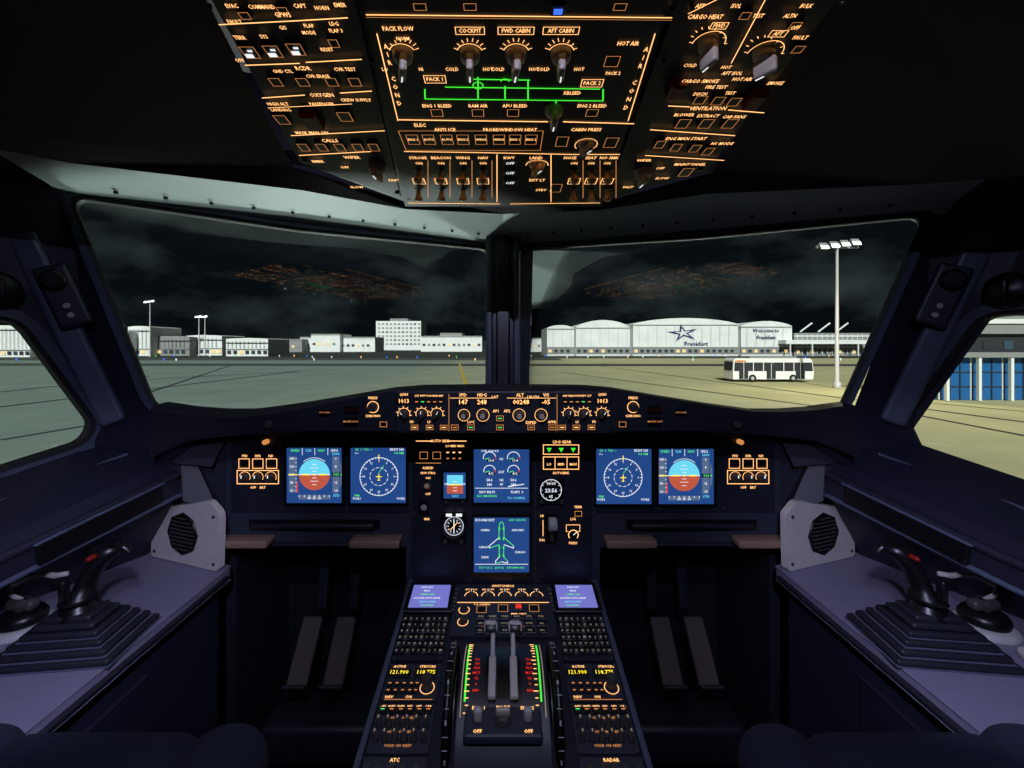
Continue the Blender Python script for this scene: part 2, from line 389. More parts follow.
for s in (-1,1):
    def DD(px,py,d):
        q=D(px,py,d); 
        return q if s<0 else Vector((-q.x,q.y,q.z))
    A=DD(487,250,1.705); Bp=DD(75,202,1.117)
    U=(A-Bp) if s<0 else (Bp-A); U.z=0; U.normalize()
    fr=Fr(A,U,Z-.06*U.cross(Z))
    PW[s]=fr
    gl_=[(487,250),(300,232),(73,199),(158,409),(240,414),(395,394),(487,391)] if s<0 else [(520,250),(700,239),(923,217),(836,412),(760,414),(600,392),(520,391)]
    window('window_%d'%(1 if s<0 else 2),fr,gl_,.035,.024,.012)
WS={}
for s in (-1,1):
    p0=Vector((s*1.08,1.17,0)); p1=Vector((s*1.25,.86,0)); U=(p0-p1) if s<0 else (p1-p0)
    fr=Fr(p0,U,Z); WS[s]=fr
    g=[(-220,300),(14,322),(90,424),(80,441),(-220,536)] if s<0 else [(1226,296),(987,317),(902,430),(907,446),(1226,545)]
    window('window_%d'%(3 if s<0 else 4),fr,g,.03,.035,.02,m_in=FRAME)
b=B('windshield_center_post')
A=D(503,246,1.69); C=D(503,395,1.67); pf=Fr((A+C)/2,X,A-C); L=(A-C).length
b.rbox(pf,(0,.08,.0),(.098,L+.3,.07),.012,BLACK,3,False)
b.rbox(pf,(-.050,.08,.02),(.024,L+.3,.06),.006,FRAME,2,False); b.rbox(pf,(.050,.08,.02),(.024,L+.3,.06),.006,FRAME,2,False)
b.rbox(pf,(0,.08,.045),(.05,L+.3,.02),.006,BLACK,2,False)
b.done()
for s in (-1,1):
    fr=PW[s]; ws=WS[s]
    def W(px,py): px=px if s<0 else 1006-px; return fr.P(px,py)
    def S(px,py): px=px if s<0 else 1006-px; return ws.P(px,py)
    def M(x,y,z): return Vector((x*(1 if s<0 else -1),y,z))
    b=B('trim_1' if s<0 else 'trim_2')
    A1=W(503,249); B1=W(60,(197 if s<0 else 215)); 
    A1.z+=.006; B1.z+=.002
    A2=M(0,1.15,.45); B2=M(-1.0,.80,.40)
    n=14; r0=[A1.lerp(B1,i/n) for i in range(n+1)]; r1=[A2.lerp(B2,i/n) for i in range(n+1)]
    rm=[r0[i].lerp(r1[i],.12)+Vector((0,0,.012)) for i in range(n+1)]
    vs=r0+rm+r1; k=n+1
    b.add(vs,[(i,i+1,k+i+1,k+i) for i in range(n)]+[(k+i,k+i+1,2*k+i+1,2*k+i) for i in range(n)],HEAD,True)
    for i in range(1,12):
        p=r0[0].lerp(r0[-1],i/12.3).lerp(r1[0].lerp(r1[-1],i/12.3),.17)
        b.cylm(Fr(p+Vector((0,0,.008)),X,-Y),0,0,[(.005,0),(.005,.006),(.003,.007)],DARK,8)
    b.done()
    b=B('wall_left' if s<0 else 'wall_right')
    P1t=W(40,120); P2b=W(175,450)
    P3=S(92,428); P3b=S(84,445); P4=S(14,318); P5=S(-60,150); P5.z=max(P5.z,.44)
    P1=W(70,194); P2=W(154,413)
    b.poly([P1,P4,P3,P2],SHELL); b.poly([P1,P5,P4],SHELL); b.poly([P1t,P5,P1],SHELL)
    b.poly([P2,P3,P3b,P2b],SHELL)
    e=S(-220,296); e2=S(-220,540)
    et=Vector((e.x,e.y,.7)); 
    b.poly([P5,P4,e,et],SHELL)
    ra=M(-1.35,-1.2,0)
    b.poly([Vector((e.x,e.y,-1.3)),Vector((ra.x,ra.y,-1.3)),Vector((ra.x,ra.y,.75)),et],SHELL)
    b.poly([P1t,P5,et,M(-.9,1.3,.8)],SHELL)
    a1=M(-.89,1.20,-.315); a2=M(-.975,.85,-.375); a3=M(-1.10,.25,-.42)
    c1=M(-.86,1.19,-.335); c2=M(-.945,.85,-.395); c3=M(-1.07,.25,-.44)
    d1=M(-.862,1.20,-.40); d2=M(-.952,.85,-.455); d3=M(-1.08,.25,-.51)
    e1=M(-.90,1.235,-.42); e2_=M(-1.06,.88,-.475); e3=M(-1.20,.25,-.54)
    f1=M(-1.02,1.29,-.60); f2=M(-1.19,.85,-.60); f3=M(-1.25,.25,-.60)
    g0=S(-50,490)
    rows=[[P3b,g0,e2],[a1,a2,a3],[c1,c2,c3],[d1,d2,d3],[e1,e2_,e3],[f1,f2,f3]]
    vs=[p for r in rows for p in r]; fs=[]
    for i in range(5):
        for j in range(2): fs.append((i*3+j,i*3+j+1,i*3+3+j+1,i*3+3+j))
    b.add(vs,fs,SHELL); 
    b.poly([a3,c3,d3,e3,f3,M(-1.3,-1.0,-.62),M(-1.3,-1,-.3),e2],SHELL)
    b.poly([P2b,P3b,a1],SHELL); b.poly([M(-.75,1.27,-.2),P2b,a1,M(-.79,1.22,-.33)],SHELL)
    b.tube([c1+M(0,0,-.006),c2+M(0,0,-.006),c3+M(0,0,-.006)],.010,SHELL,10)
    b.tube([d1,d2,d3],.006,FRAME,8)
    b.tube([a1.lerp(P3b,.5),a2.lerp(g0,.5),a3.lerp(e2,.5)],.005,FRAME,8)
    # document pocket on the ledge face
    cm=(c1+c2+d1+d2)/4; ud=(c2-c1).normalized(); vd=(c1+c2-d1-d2).normalized(); pk=Fr(cm,ud if ud.cross(vd).dot(-cm)>0 else -ud,vd)
    b.rbox(pk,(0,-.002,.004),(.26,.05,.012),.005,BLACK,2,False); b.rbox(pk,(0,.024,.008),(.27,.006,.014),.002,FRAME,1,False)
    q0=P1.lerp(P4,.62)+(P1-P2)*.15; q1=P2.lerp(P3,.62)
    nrm=(P4-P1).cross(P2-P1).normalized(); 
    if nrm.y>0: nrm=-nrm
    up=(q0-q1).normalized(); rf=Fr((q0+q1)/2+nrm*.008,up.cross(nrm),up)
    if rf.N.dot(nrm)<0: rf=Fr(rf.O,-rf.U,up)
    b.rbox(rf,(0,0,0),(.055,(q0-q1).length,.03),.01,FRAME,3,False)
    b.done()
    b=B('pillar_reading_lamp'); cen=(P1*.40+P4*.33+P3*.13+P2*.14)+nrm*.022
    df=Fr(cen,rf.U,up)
    b.rbox(df,(0,0,.006),(.065,.15,.026),.008,SHELL,3,False)
    b.cylm(df,0,.04,[(.024,.018),(.024,.033),(.018,.038)],BLACK,20); b.cylm(df,0,-.025,[(.007,.018),(.006,.028)],GREY,12); b.cylm(df,0,-.048,[(.007,.018),(.006,.028)],GREY,12)
    b.done()
    b=B('window_handle'); p=S(-6,291); hf=Fr(p,ws.U,Z)
    b.cylm(hf,0,0,[(.03,0),(.03,.012),(.038,.018),(.040,.034),(.03,.042),(.0,.046)],BLACK,24); b.rbox(hf,(0,-.0,.05),(.012,.05,.016),.005,BLACK,2)
    b.done()
# ============================================================ CEILING / OVERHEAD
OH=Fr((0,.548,.42),X,(0,-.609,.06))
b=B('ceiling')
hood=[(-260,105),(0,150),(70,163),(300,190),(405,209),(503,214),(601,210),(706,194),(925,184),(1024,176),(1266,140)]
hd=[.62,.80,.88,1.03,1.175,1.21,1.18,1.06,.90,.82,.62]
H=[D(p[0],p[1],d) for p,d in zip(hood,hd)]
lip=[p+Vector((0,.02,.012)) for p in H]; up=[Vector((p.x,p.y+.04,.62)) for p in H]
for a,c in ((H,lip),(lip,up)):
    for i in range(len(H)-1): b.poly([a[i],a[i+1],c[i+1],c[i]],CEIL)
o0=OH.P(170,-60); o1=OH.P(292,172); oc=OH.P(405,207); oc2=OH.P(601,207); p1=OH.P(712,178); p0=OH.P(868,-60)
for p in (o0,o1,oc,oc2,p1,p0): p.z+=.012
om=OH.P(503,209); om.z+=.012
b.poly([o0,o1,H[2],H[1],H[0]],CEIL); b.poly([o1,oc,H[4],H[3],H[2]],CEIL); b.poly([oc,om,H[5],H[4]],CEIL)
b.poly([om,oc2,H[6],H[5]],CEIL); b.poly([oc2,p1,H[8],H[7],H[6]],CEIL); b.poly([p1,p0,H[10],H[9],H[8]],CEIL)
t0=Vector((-1.4,-1.2,.75)); t1=Vector((1.4,-1.2,.75)); k0=Vector((o0.x,-1.2,.75)); k1=Vector((p0.x,-1.2,.75))
b.poly([o0,H[0],Vector((H[0].x-.2,H[0].y-.1,.6)),t0,k0],CEIL); b.poly([p0,k1,t1,Vector((H[10].x+.2,H[10].y-.1,.6)),H[10]],CEIL)
b.poly([Vector((-1.6,-1.3,.8)),Vector((1.6,-1.3,.8)),Vector((1.6,1.9,.8)),Vector((-1.6,1.9,.8))],CEIL)
b.poly([H[0],Vector((-1.4,.9,.66)),Vector((-1.4,-1.2,.75))],CEIL)
b.done()
b=B('overhead_panel')
def plate(pxs,h0,h1,m):
    pts=[OH.uv(*p) for p in pxs]; b.prism([OH.pt(u,v,h0) for u,v in pts],OH.N*(h1-h0),m)
OPM=mat('overhead_paint',(34,33,38),.5,bump=.1)
plate([(300,165),(402,203),(603,203),(704,172),(830,-60),(680,-130),(326,-130),(176,-60)],-.03,-.006,BLACK)
plate([(204,-20),(350,-20),(401,198),(301,163)],-.01,0,OPM)
plate([(354,-40),(681,-40),(601,205),(405,205)],-.01,.004,OPM)
plate([(686,-20),(852,-20),(706,172),(606,198)],-.01,0,OPM)
def L(x0,y0,x1,y1,w=1.3,m=AMB,z=.0052): b.line(OH,x0,y0,x1,y1,w,m,z)
def T(t,x,y,h=4.2,m=AMB,rot=0,z=.0055): b.text(OH,t,x,y,h*.88,m,z,rot,1.4)
def BX(t,x,y,w,h=8):
    b.orect(OH,x,y,w,h,.7,AMB,.0054); T(t,x,y,4.2)
L(219,21,297,17);L(297,17,348,14); T('GPWS',283,11,4.6); T('G/S',283,24,3.8);T('FLAP',309,22,3.8);T('MODE',309,29,3.8);T('LDG',334,20,3.8);T('FLAP 3',336,27,3.8); T('TERR',240,34,4)
T('SYS',264,33,4)
for x,y in ((250,49),(273,48),(296,46)): b.korry(OH,x,y,16,13); b.rect(OH,x,y+3,8,4,WHT,.005,.0062); b.rect(OH,x,y-2,5,2,WHT,.005,.0062)
T('RESET',327,46,3.8); b.korry(OH,334,40,10,9)
L(245,62,300,60);L(306,59,362,56);T('RCDR',303,65,4.6);T('GND CTL',283,68,3.6);T('CVR ERASE',318,73,3.8);T('CVR TEST',345,66,4)
for x in (276,303,332,355): b.korry(OH,x,79,12,9)
L(262,95,305,92);L(340,90,372,88);T('OXYGEN',322,92,4.6);T('PASSENGER',322,101,3.8);T('HIGH ALT',278,101,3.8);T('LANDING',281,107,3.6);T('CREW SUPPLY',356,97,3.8)
L(268,105,352,101,.8)
b.korry(OH,282,117,13,10); b.rect(OH,312,117,16,15,REDG,0,.014,.003); b.korry(OH,345,114,14,10)
T('MASK MAN ON',312,130,3.8);L(291,133,385,128)
T('CALLS',330,138,4.6); 
for x in (304,322,340,358,374): b.korry(OH,x,145,10,8)
L(299,153,371,149); T('EMER',318,159,4);T('WIPER',352,155,4.4);T('OFF',345,165,3.8);T('SLOW',357,185,3.8);T('FAST',394,178,3.8)
b.knob(OH,377,166,8.5,.03,KNOB,100)
L(366,11,672,14); L(366,13.5,672,16.5,.5,AMB2)
for x in (420,470,620): b.korry(OH,x,3,14,8)
b.rect(OH,558,5,14,12,BLACK,0,.008,.001);b.rect(OH,558,5,9,6,BLU,.008,.0092)
T('PACK FLOW',398,25,4.4)
for x,n in ((403,None),(470,'COCKPIT'),(516,'FWD CABIN'),(561,'AFT CABIN')):
    if n: BX(n,x,27,len(n)*3.5+5)
    b.arc(OH,x,50,13,.8,AMB,20,160,.0056)
    for a in range(20,161,20):
        r=math.radians(a); 
        L(x+13*math.cos(r),50-12*math.sin(r),x+17*math.cos(r),50-15.5*math.sin(r),.8)
    b.knob(OH,x,49,10,.04,KNOB,-95+random.uniform(-12,12))
    T('COLD' if n else 'LO',x-18,66,3.8); T('HOT' if n else 'HI',x+18,66,3.8)
T('HOT AIR',628,40,4.4); b.korry(OH,612,58,16,12)
T('NORM',403,35,3.6)
BX('PACK 1',435,76,22);BX('PACK 2',592,80,22)
T('PACK 2',613,70,3.6);T('XBLEED',572,90,4.0)
for seg in ((425,96,603,98),(425,96,425,86),(478,74,478,96),(445,84,600,86),(470,76,530,77),(528,77,528,97),(603,98,603,86),(505,83,505,96),(556,97,556,104)): L(*seg,1.5,GRN)
b.arc(OH,478,82,5,1.2,GRN,0,360,.006);b.arc(OH,505,78,4,1.2,GRN,0,180,.006)
for x,n in ((437,'ENG 1 BLEED'),(478,'RAM AIR'),(515,'APU BLEED'),(592,'ENG 2 BLEED')): T(n,x,103,4)
for x in (437,478,513,592): b.korry(OH,x,110,13,8)
b.knob(OH,554,106,9,.036,KNOB,-92)
for ch,i in zip('AIR COND',range(8)): T(ch,386+i*1.9,43+i*8.2,5.0); T(ch,646-i*2.9,46+i*8.4,5.0)
L(377,30,398,118,1);L(655,30,628,118,1)
L(398,117,548,119,1.5);L(563,119,634,121,1.5)
T('ELEC',420,122.5,4.4)
T('ANTI ICE',445,127,4.2);T('PROBE/WINDOW HEAT',510,127,4);T('CABIN PRESS',586,127,4.2)
for x in (413,429,447,463,481,499,515,531): b.korry(OH,x,137,13,11); T(random.choice(['WING','ENG 1','ENG 2','AUTO','ON']),x,137,3)
b.orect(OH,472,138,140,20,.6,AMB2,.0053)
b.knob(OH,586,141,8,.026,KNOB,60); b.korry(OH,562,139,13,11);b.korry(OH,611,140,14,11)
b.arc(OH,586,142,11,.7,AMB,-40,220,.0056)
L(404,149,472,150,1.2);L(472,150,572,152,1.2);L(572,152,620,152,1.2)
for x,n in ((418,'STROBE'),(441,'BEACON'),(463,'WING'),(483,'NAV'),(509,'RWY'),(536,'LAND'),(570,'NOSE'),(591,'SEAT'),(609,'NO SMK')): T(n,x,155.5,4)
for x in (419,441,463,483,574,591,607):
    T('ON',x,161,3.6); b.toggle(OH,x,169,4.4,.034,METAL,.25); BX('OFF',x,179,12,6)
    b.toggle(OH,x+random.uniform(-1,1),188,4.2,.030,METAL,-.2); L(x+9,158,x+9,196,.6,AMB2)
for y in (160,170,180): b.rect(OH,510,y,13,7,BLACK,.004,.007,.001); T('OFF',510,y,4,WHT,0,.0078)
b.knob(OH,537,162,8,.026,METAL,60); T('EXT LT',537,178,4);T('STBY',541,188,3.8); b.korry(OH,556,186,12,9)
b.arc(OH,537,163,11,.8,AMB,0,180,.0056)
L(408,201,500,202,1);L(510,202,600,201,1); L(497,152,497,200,.8);L(551,152,551,200,.8)
for x,y,r in ((708,40,14),(764,50,15)):
    b.knob(OH,x,y,r*.68,.038,KNOB,-110 if x<730 else -130); b.arc(OH,x,y,r+2,.8,AMB,0,180,.0056)
    for a in range(0,181,22): q=math.radians(a); L(x+(r+2)*math.cos(q),y-(r+1)*math.sin(q),x+(r+5)*math.cos(q),y-(r+3.5)*math.sin(q),.8)
T('CARGO HEAT',705,13,4.4);T('COLD',690,62,3.8);T('HOT',726,64,3.8);T('HOT AIR',742,76,4);T('AFT ISOL',732,70,4)
BX('FWD',719,22,17,7);BX('AFT',778,30,17,7)
L(731,60,768,-10,1);L(688,10,720,-6,1)
T('CARGO SMOKE',700,78,4.2);b.rect(OH,676,86,15,14,REDG,0,.014,.003);b.rect(OH,755,96,15,15,REDG,0,.014,.003)
T('FIRE TEST',716,84,4);T('DISCH',700,91,3.8);T('TEST',730,90,3.8);T('SMOKE',775,80,4)
for x,y in ((700,97),(718,98),(734,99)): b.korry(OH,x,y,12,9)
L(668,103,690,104);L(728,107,764,110);T('VENTILATION',708,105.5,4.6);T('BLOWER',684,112,4);T('EXTRACT',708,113,4);T('CAB FANS',734,114,4)
for x in (683,706,730): b.korry(OH,x,121,13,10)
L(650,127,735,133,1.3);T('ENG MAN START',686,136,4.2);T('N1 MODE',722,141,4)
for x,y in ((660,142),(676,145),(695,146),(708,149)): b.korry(OH,x,y,10,8)
L(645,153,724,158,1.2);T('MAINT PANEL',690,162,4)
b.knob(OH,643,171,8.5,.03,KNOB,-100);T('WIPER',644,158,4);T('OFF',660,166,3.8);T('SLOW',662,176,3.8);T('FAST',628,185,3.8);b.korry(OH,686,170,12,9)
for (x,y,t_) in ((232,2,'EVAC'),(262,3,'COMMAND'),(300,2,'CAPT'),(322,4,'HORN'),(340,1,'EMER'),(700,2,'AFT'),(736,2,'ISOL'),(758,12,'TEST'),(790,12,'ALTN'),(806,2,'BULK'),(795,24,'OFF'),(800,34,'FAULT'),(235,18,'FAULT'),(240,57,'OFF')): T(t_,x,y,4)
for (x,y) in ((245,8),(283,3),(795,18),(745,8),(798,42)): b.korry(OH,x,y+4,11,8)
for (x,y) in ((210,5),(305,160),(345,5),(397,192),(362,8),(672,8),(409,198),(597,198),(692,5),(842,0),(612,190),(701,168),(372,60),(664,60)):
    b.cyl(OH,x,y,2.2,.006,KNOBD,0,n=8)
b.done()

# ============================================================ GLARESHIELD
GD=1.10
b=B('glareshield')
st=[(150,404,458),(165,406,450),(185,409,442),(215,411,438),(245,411,435),(290,405,433),(340,397,433),(390,388.5,434),(420,386,434),(503,385,434),(588,386,434),(616,388.5,434),(666,397,433),(716,405,433),(761,411,435),(791,411,438),(821,409,442),(841,406,450),(858,404,458)]
secs=[]
for px,yt,yb in st:
    x=(px-CX)/FP*GD; zt=(CY-yt)/FP*GD; zb=(CY-yb)/FP*GD; df=1.70-.56*abs(x)
    zf=zt/GD*df*1.03
    secs.append([Vector((x,df,zf)),Vector((x,GD+.06,zt-.002)),Vector((x,GD+.012,zt-.004)),Vector((x,GD,zt-.016)),Vector((x,GD,zb+.012)),Vector((x,GD+.006,zb)),Vector((x,GD+.03,zb)),Vector((x,1.275,zb+.01))])
vs=[p for r in secs for p in r]; n=8
b.add(vs,[(i*n+j,(i+1)*n+j,(i+1)*n+j+1,i*n+j+1) for i in range(len(secs)-1) for j in range(n-1)],DARK,False)
GF=Fr((0,GD-.004,0),X,Z)
b.poly([GF.pt(*GF.uv(x,y),.0) for x,y in ((300,431),(706,431),(706,409),(620,392),(386,392),(300,409))],PANEL2)
b.done()
b=B('flight_control_unit')
FU=Fr((0,GD-.03,0),X,Z)
u0,v0=FU.uv(395,433); u1,v1=FU.uv(612,391)
b.rbox(FU,((u0+u1)/2,(v0+v1)/2,-.013),(u1-u0,v1-v0,.026),.004,PANEL2,2,False)
def t(s_,x,y,h=3.4,m=AMB): b.text(FU,s_,x,y,h*.9,m,.002)
def LL(x0,y0,x1,y1,w=.8,m=AMB): b.line(FU,x0,y0,x1,y1,w,m,.0016)
for x,w_,tx in ((463,13,'147'),(482,13,'248'),(521,20,'00248'),(546,13,'-05')):
    b.rect(FU,x,402,w_,7,BLACK,.0,.003,.0005);b.text(FU,tx,x,402,4.6,AMB,.0042)
t('SPD',463,395);t('HDG',482,395);t('ALT',520,395);t('V/S',546,395);t('LAT',495,397,3);t('LVL/CH',533,397,2.8)
LL(450,398,494,398,.5);LL(507,398,556,398,.5)
for x,y,r in ((464,415,4.2),(483,415,4.6),(519,415,4.6),(541,415,4.6)):
    b.cyl(FU,x,y,r,.022,KNOBD,0,r*.88); b.arc(FU,x,y,r+1.6,.5,AMB,0,360,.0016,24); b.cyl(FU,x,y,r*.6,.027,KNOB,.02)
for x,y in ((471,427),(500,418),(500,427),(531,427),(552,427),(455,427)):
    b.korry(FU,x,y,8,6); b.rect(FU,x,y,4,1,GRND if x>460 and x<520 else AMB2,.0056,.0066)
t('LOC',471,422,2.8);t('AP1',496,411,3);t('AP2',507,411,3);t('EXPED',531,422.5,2.8);t('APPR',552,422,2.8)
for s in (-1,1):
    mm=lambda x: x if s<0 else 1006-x
    b.rect(FU,mm(404),401,13,6,BLACK,0,.003,.0005); b.text(FU,'1013',mm(404),401,4.0,AMB,.0042)
    t('QNH',mm(404),394.5,2.8)
    for i,x in enumerate((417,423,429,435,441)): b.rect(FU,mm(x),401,4.6,5,BLACK,.0,.004,.001); t(('CST','WPT','VOR','NDB','ARP')[i],mm(x),395.8,2.1); b.rect(FU,mm(x),401.5,3,1,GRND if i==1 else AMB2,.004,.0052)
    for x,r in ((404,4.2),(422,4.2),(437,4.2)):
        b.knob(FU,mm(x),414,r,.02,KNOBD,90+random.uniform(-40,40)); b.arc(FU,mm(x),414,r+1.8,.5,AMB,-20,200,.0016,20)
        for a in range(-10,200,35): rr=math.radians(a); LL(mm(x)+(r+2.2)*math.cos(rr),414-(r+2.2)*math.sin(rr),mm(x)+(r+3.8)*math.cos(rr),414-(r+3.8)*math.sin(rr),.6)
    for x in (415,430,444): b.korry(FU,mm(x),427,8,5.5); b.rect(FU,mm(x),427,4,1,AMB,.0056,.0066)
    t('FD',mm(412),421.8,2.6);t('LS',mm(429),421.8,2.6)
    b.line(FU,mm(449),394,mm(449),431,.5,AMB2,.0016)
b.done()
b=B('master_warning_lights')
for s in (-1,1):
    mm=lambda x: x if s<0 else 1006-x
    b.cyl(GF,mm(373),407,4.2,.016,KNOBD,.0); b.arc(GF,mm(373),407,5.6,.7,AMB,0,360,.001); b.text(GF,'PRESS',mm(373),398,2.6,AMB,.001); b.text(GF,'CHRONO',mm(373),416,2.4,AMB,.001); b.korry(GF,mm(384),424,8,6)
    b.rect(GF,mm(352),409,13,8,BLACK,0,.008,.002); b.rect(GF,mm(352),421,13,8,BLACK,0,.008,.002)
    b.text(GF,'MASTER WARN',mm(352),409,1.6,REDG,.009); b.text(GF,'MASTER CAUT',mm(352),421,1.6,AMB2,.009)
    b.rect(GF,mm(326),412,9,7,BLACK,0,.007,.002); b.text(GF,'AUTO LAND',mm(326),412,1.3,AMB2,.008)
    b.cyl(GF,mm(270),424,3.5,.012,KNOBD,0)
b.done()

# ============================================================ MAIN PANEL
PD=1.26
MF=Fr((0,PD,0),X,Z)
b=B('instrument_panel')
def mp(pts,h,m,h0=-.02): b.prism([MF.pt(*MF.uv(x,y),h0) for x,y in pts],MF.N*(h-h0),m)
mp([(228,425),(778,425),(781,520),(772,545),(600,547),(600,600),(406,600),(406,547),(234,545),(225,520)],0,PANEL,-.03)
for pts in (((232,438),(408,438),(408,512),(232,512)),((412,438),(470,438),(470,584),(412,584)),((472,438),(534,438),(534,584),(472,584)),((536,438),(592,438),(592,584),(536,584)),((596,438),(774,438),(774,512),(596,512))):
    b.loft([[MF.pt(*MF.uv(x,y),0) for x,y in pts],[MF.pt(*MF.uv(x,y),.004) for x,y in pts]],PANEL2,sm=False)
PF=Fr((0,PD-.0045,0),X,Z)
def pt_(s_,x,y,h=3.2,m=AMB): b.text(PF,s_,x,y,h*.9,m,.0012)
def pl(x0,y0,x1,y1,w=.8,m=AMB): b.line(PF,x0,y0,x1,y1,w,m,.001)
for s in (-1,1):
    mm=lambda x: x if s<0 else 1006-x
    b.rect(MF,mm(315),524,130,9,BLACK,0,.006,.001)
    b.rbox(MF,(*MF.uv(mm(315),524),.012),(.34,.014,.02),.004,DARK,2)
    b.rbox(MF,(*MF.uv(mm(251),537),.028),(.14,.02,.05),.004,BROWN,2)
    b.rbox(MF,(*MF.uv(mm(379),537),.028),(.135,.02,.05),.004,BROWN,2)
    b.rbox(MF,(*MF.uv(mm(315),544),-.01),(.48,.012,.04),.005,DARK,2)
    cx=mm(258)
    for q in (-11,0,11): b.orect(PF,cx+q*1.25,463.5,11,10,.6,AMB,.001)
    b.orect(PF,cx,477,42,14,.7,AMB,.001)
    for i,dx in enumerate((-13,0,13)):
        b.cyl(PF,cx+dx,477,4.0,.018,KNOBD,0,3.4); b.rect(PF,cx+dx,475,1,3,WHT,.018,.0192); b.arc(PF,cx+dx,477,5.4,.5,AMB,-30,210,.0012,18)
        b.rect(PF,cx+dx,463.5,8,5,BLACK,0,.004,.001)
        pt_(('PFD','XFR','ND')[i],cx+dx,456,2.6)
    pt_('OFF    BRT',cx,487.5,2.6)
    b.cyl(MF,mm(268),441,2.5,.02,AMB2,.004,n=12)
    for yy in (445,508): 
        for xx in (283,348,411): b.cyl(MF,mm(xx),yy,1.4,.006,KNOBD,.0,n=8)
pl(416,441,432,441);pl(448,441,468,441);pt_('AUTO BRK',440,441,3);pt_('LO MED MAX',455,446,2.4)
for x in (424,437): b.korry(PF,x,455,9,8)
for i,x in enumerate((448,454,460)): b.rect(PF,x,455,4.5,10,BLACK,0,.004,.0008); b.rect(PF,x,452,2.5,1.2,AMB,.004,.0052); b.rect(PF,x,458,2.5,1.2,AMB2,.004,.0052)
pt_('A/SKID',428,468,2.8);pt_('N/W STRG',428,473,2.4); b.toggle(PF,428,486,3,.024); pt_('ON',428,478,2.4);pt_('OFF',428,494,2.4)
pl(416,463,441,463,.6,AMB2); b.rect(PF,424,508,10,14,BLACK,0,.003,.0008); pt_('BRK',427,519,2.4); b.disc(PF,424,507,3,GREY,.0035)
pt_('LDG GEAR',562,442,3)
for x in (549,561,573): b.rect(PF,x,449.5,9,7,BLACK,0,.004,.0008); b.poly([PF.pt(*PF.uv(x-2.6,447.5),.005),PF.pt(*PF.uv(x+2.6,447.5),.005),PF.pt(*PF.uv(x,452),.005)],GRN)
b.orect(PF,561,449.5,36,10,.7,AMB,.001)
b.orect(PF,561,463,36,13,.7,AMB,.001); pl(555,457,555,469,.6);pl(567,457,567,469,.6)
for x,l in ((549,'LO'),(561,'MED'),(573,'MAX')): b.rect(PF,x,464,9,6,BLACK,0,.004,.0008); b.text(PF,l,x,464,2.4,AMB,.0045); 
pt_('AUTO/BRK',561,473,2.6)
b.rect(PF,551,528,12,30,BLACK,0,.004,.001); pt_('UP',542,516,2.6);pt_('DN',542,540,2.6);pl(543,520,543,536,.6)
b.orect(PF,573,528,14,7,.5,AMB,.001); pt_('L/G',573,519,2.8)
b.cyl(PF,573,534,5.5,.006,BLACK,0); b.arc(PF,573,534,4.8,.8,AMB,-40,220,.0065); b.line(PF,573,534,576.5,531,.8,WHT,.007)
pt_('PRESS',573,543,2.6)
pt_('TERR',578,507,2.6); b.korry(PF,578,513,8,6)
for x in (414,468,538,590): 
    for y in (441,512,580): b.cyl(MF,x,y,1.4,.008,KNOBD,.0,n=8)
b.done()
b=B('landing_gear_lever')
u,v=MF.uv(551,522); b.rbox(MF,(u,v-.015,.02),(.008,.05,.035),.002,KNOBD,2); wf=Fr(MF.pt(u,v+.012,.045),Y,Z)
b.cylm(wf,0,0,[(.016,-.011),(.018,-.008),(.018,.008),(.016,.011)],GREY,24); b.done()

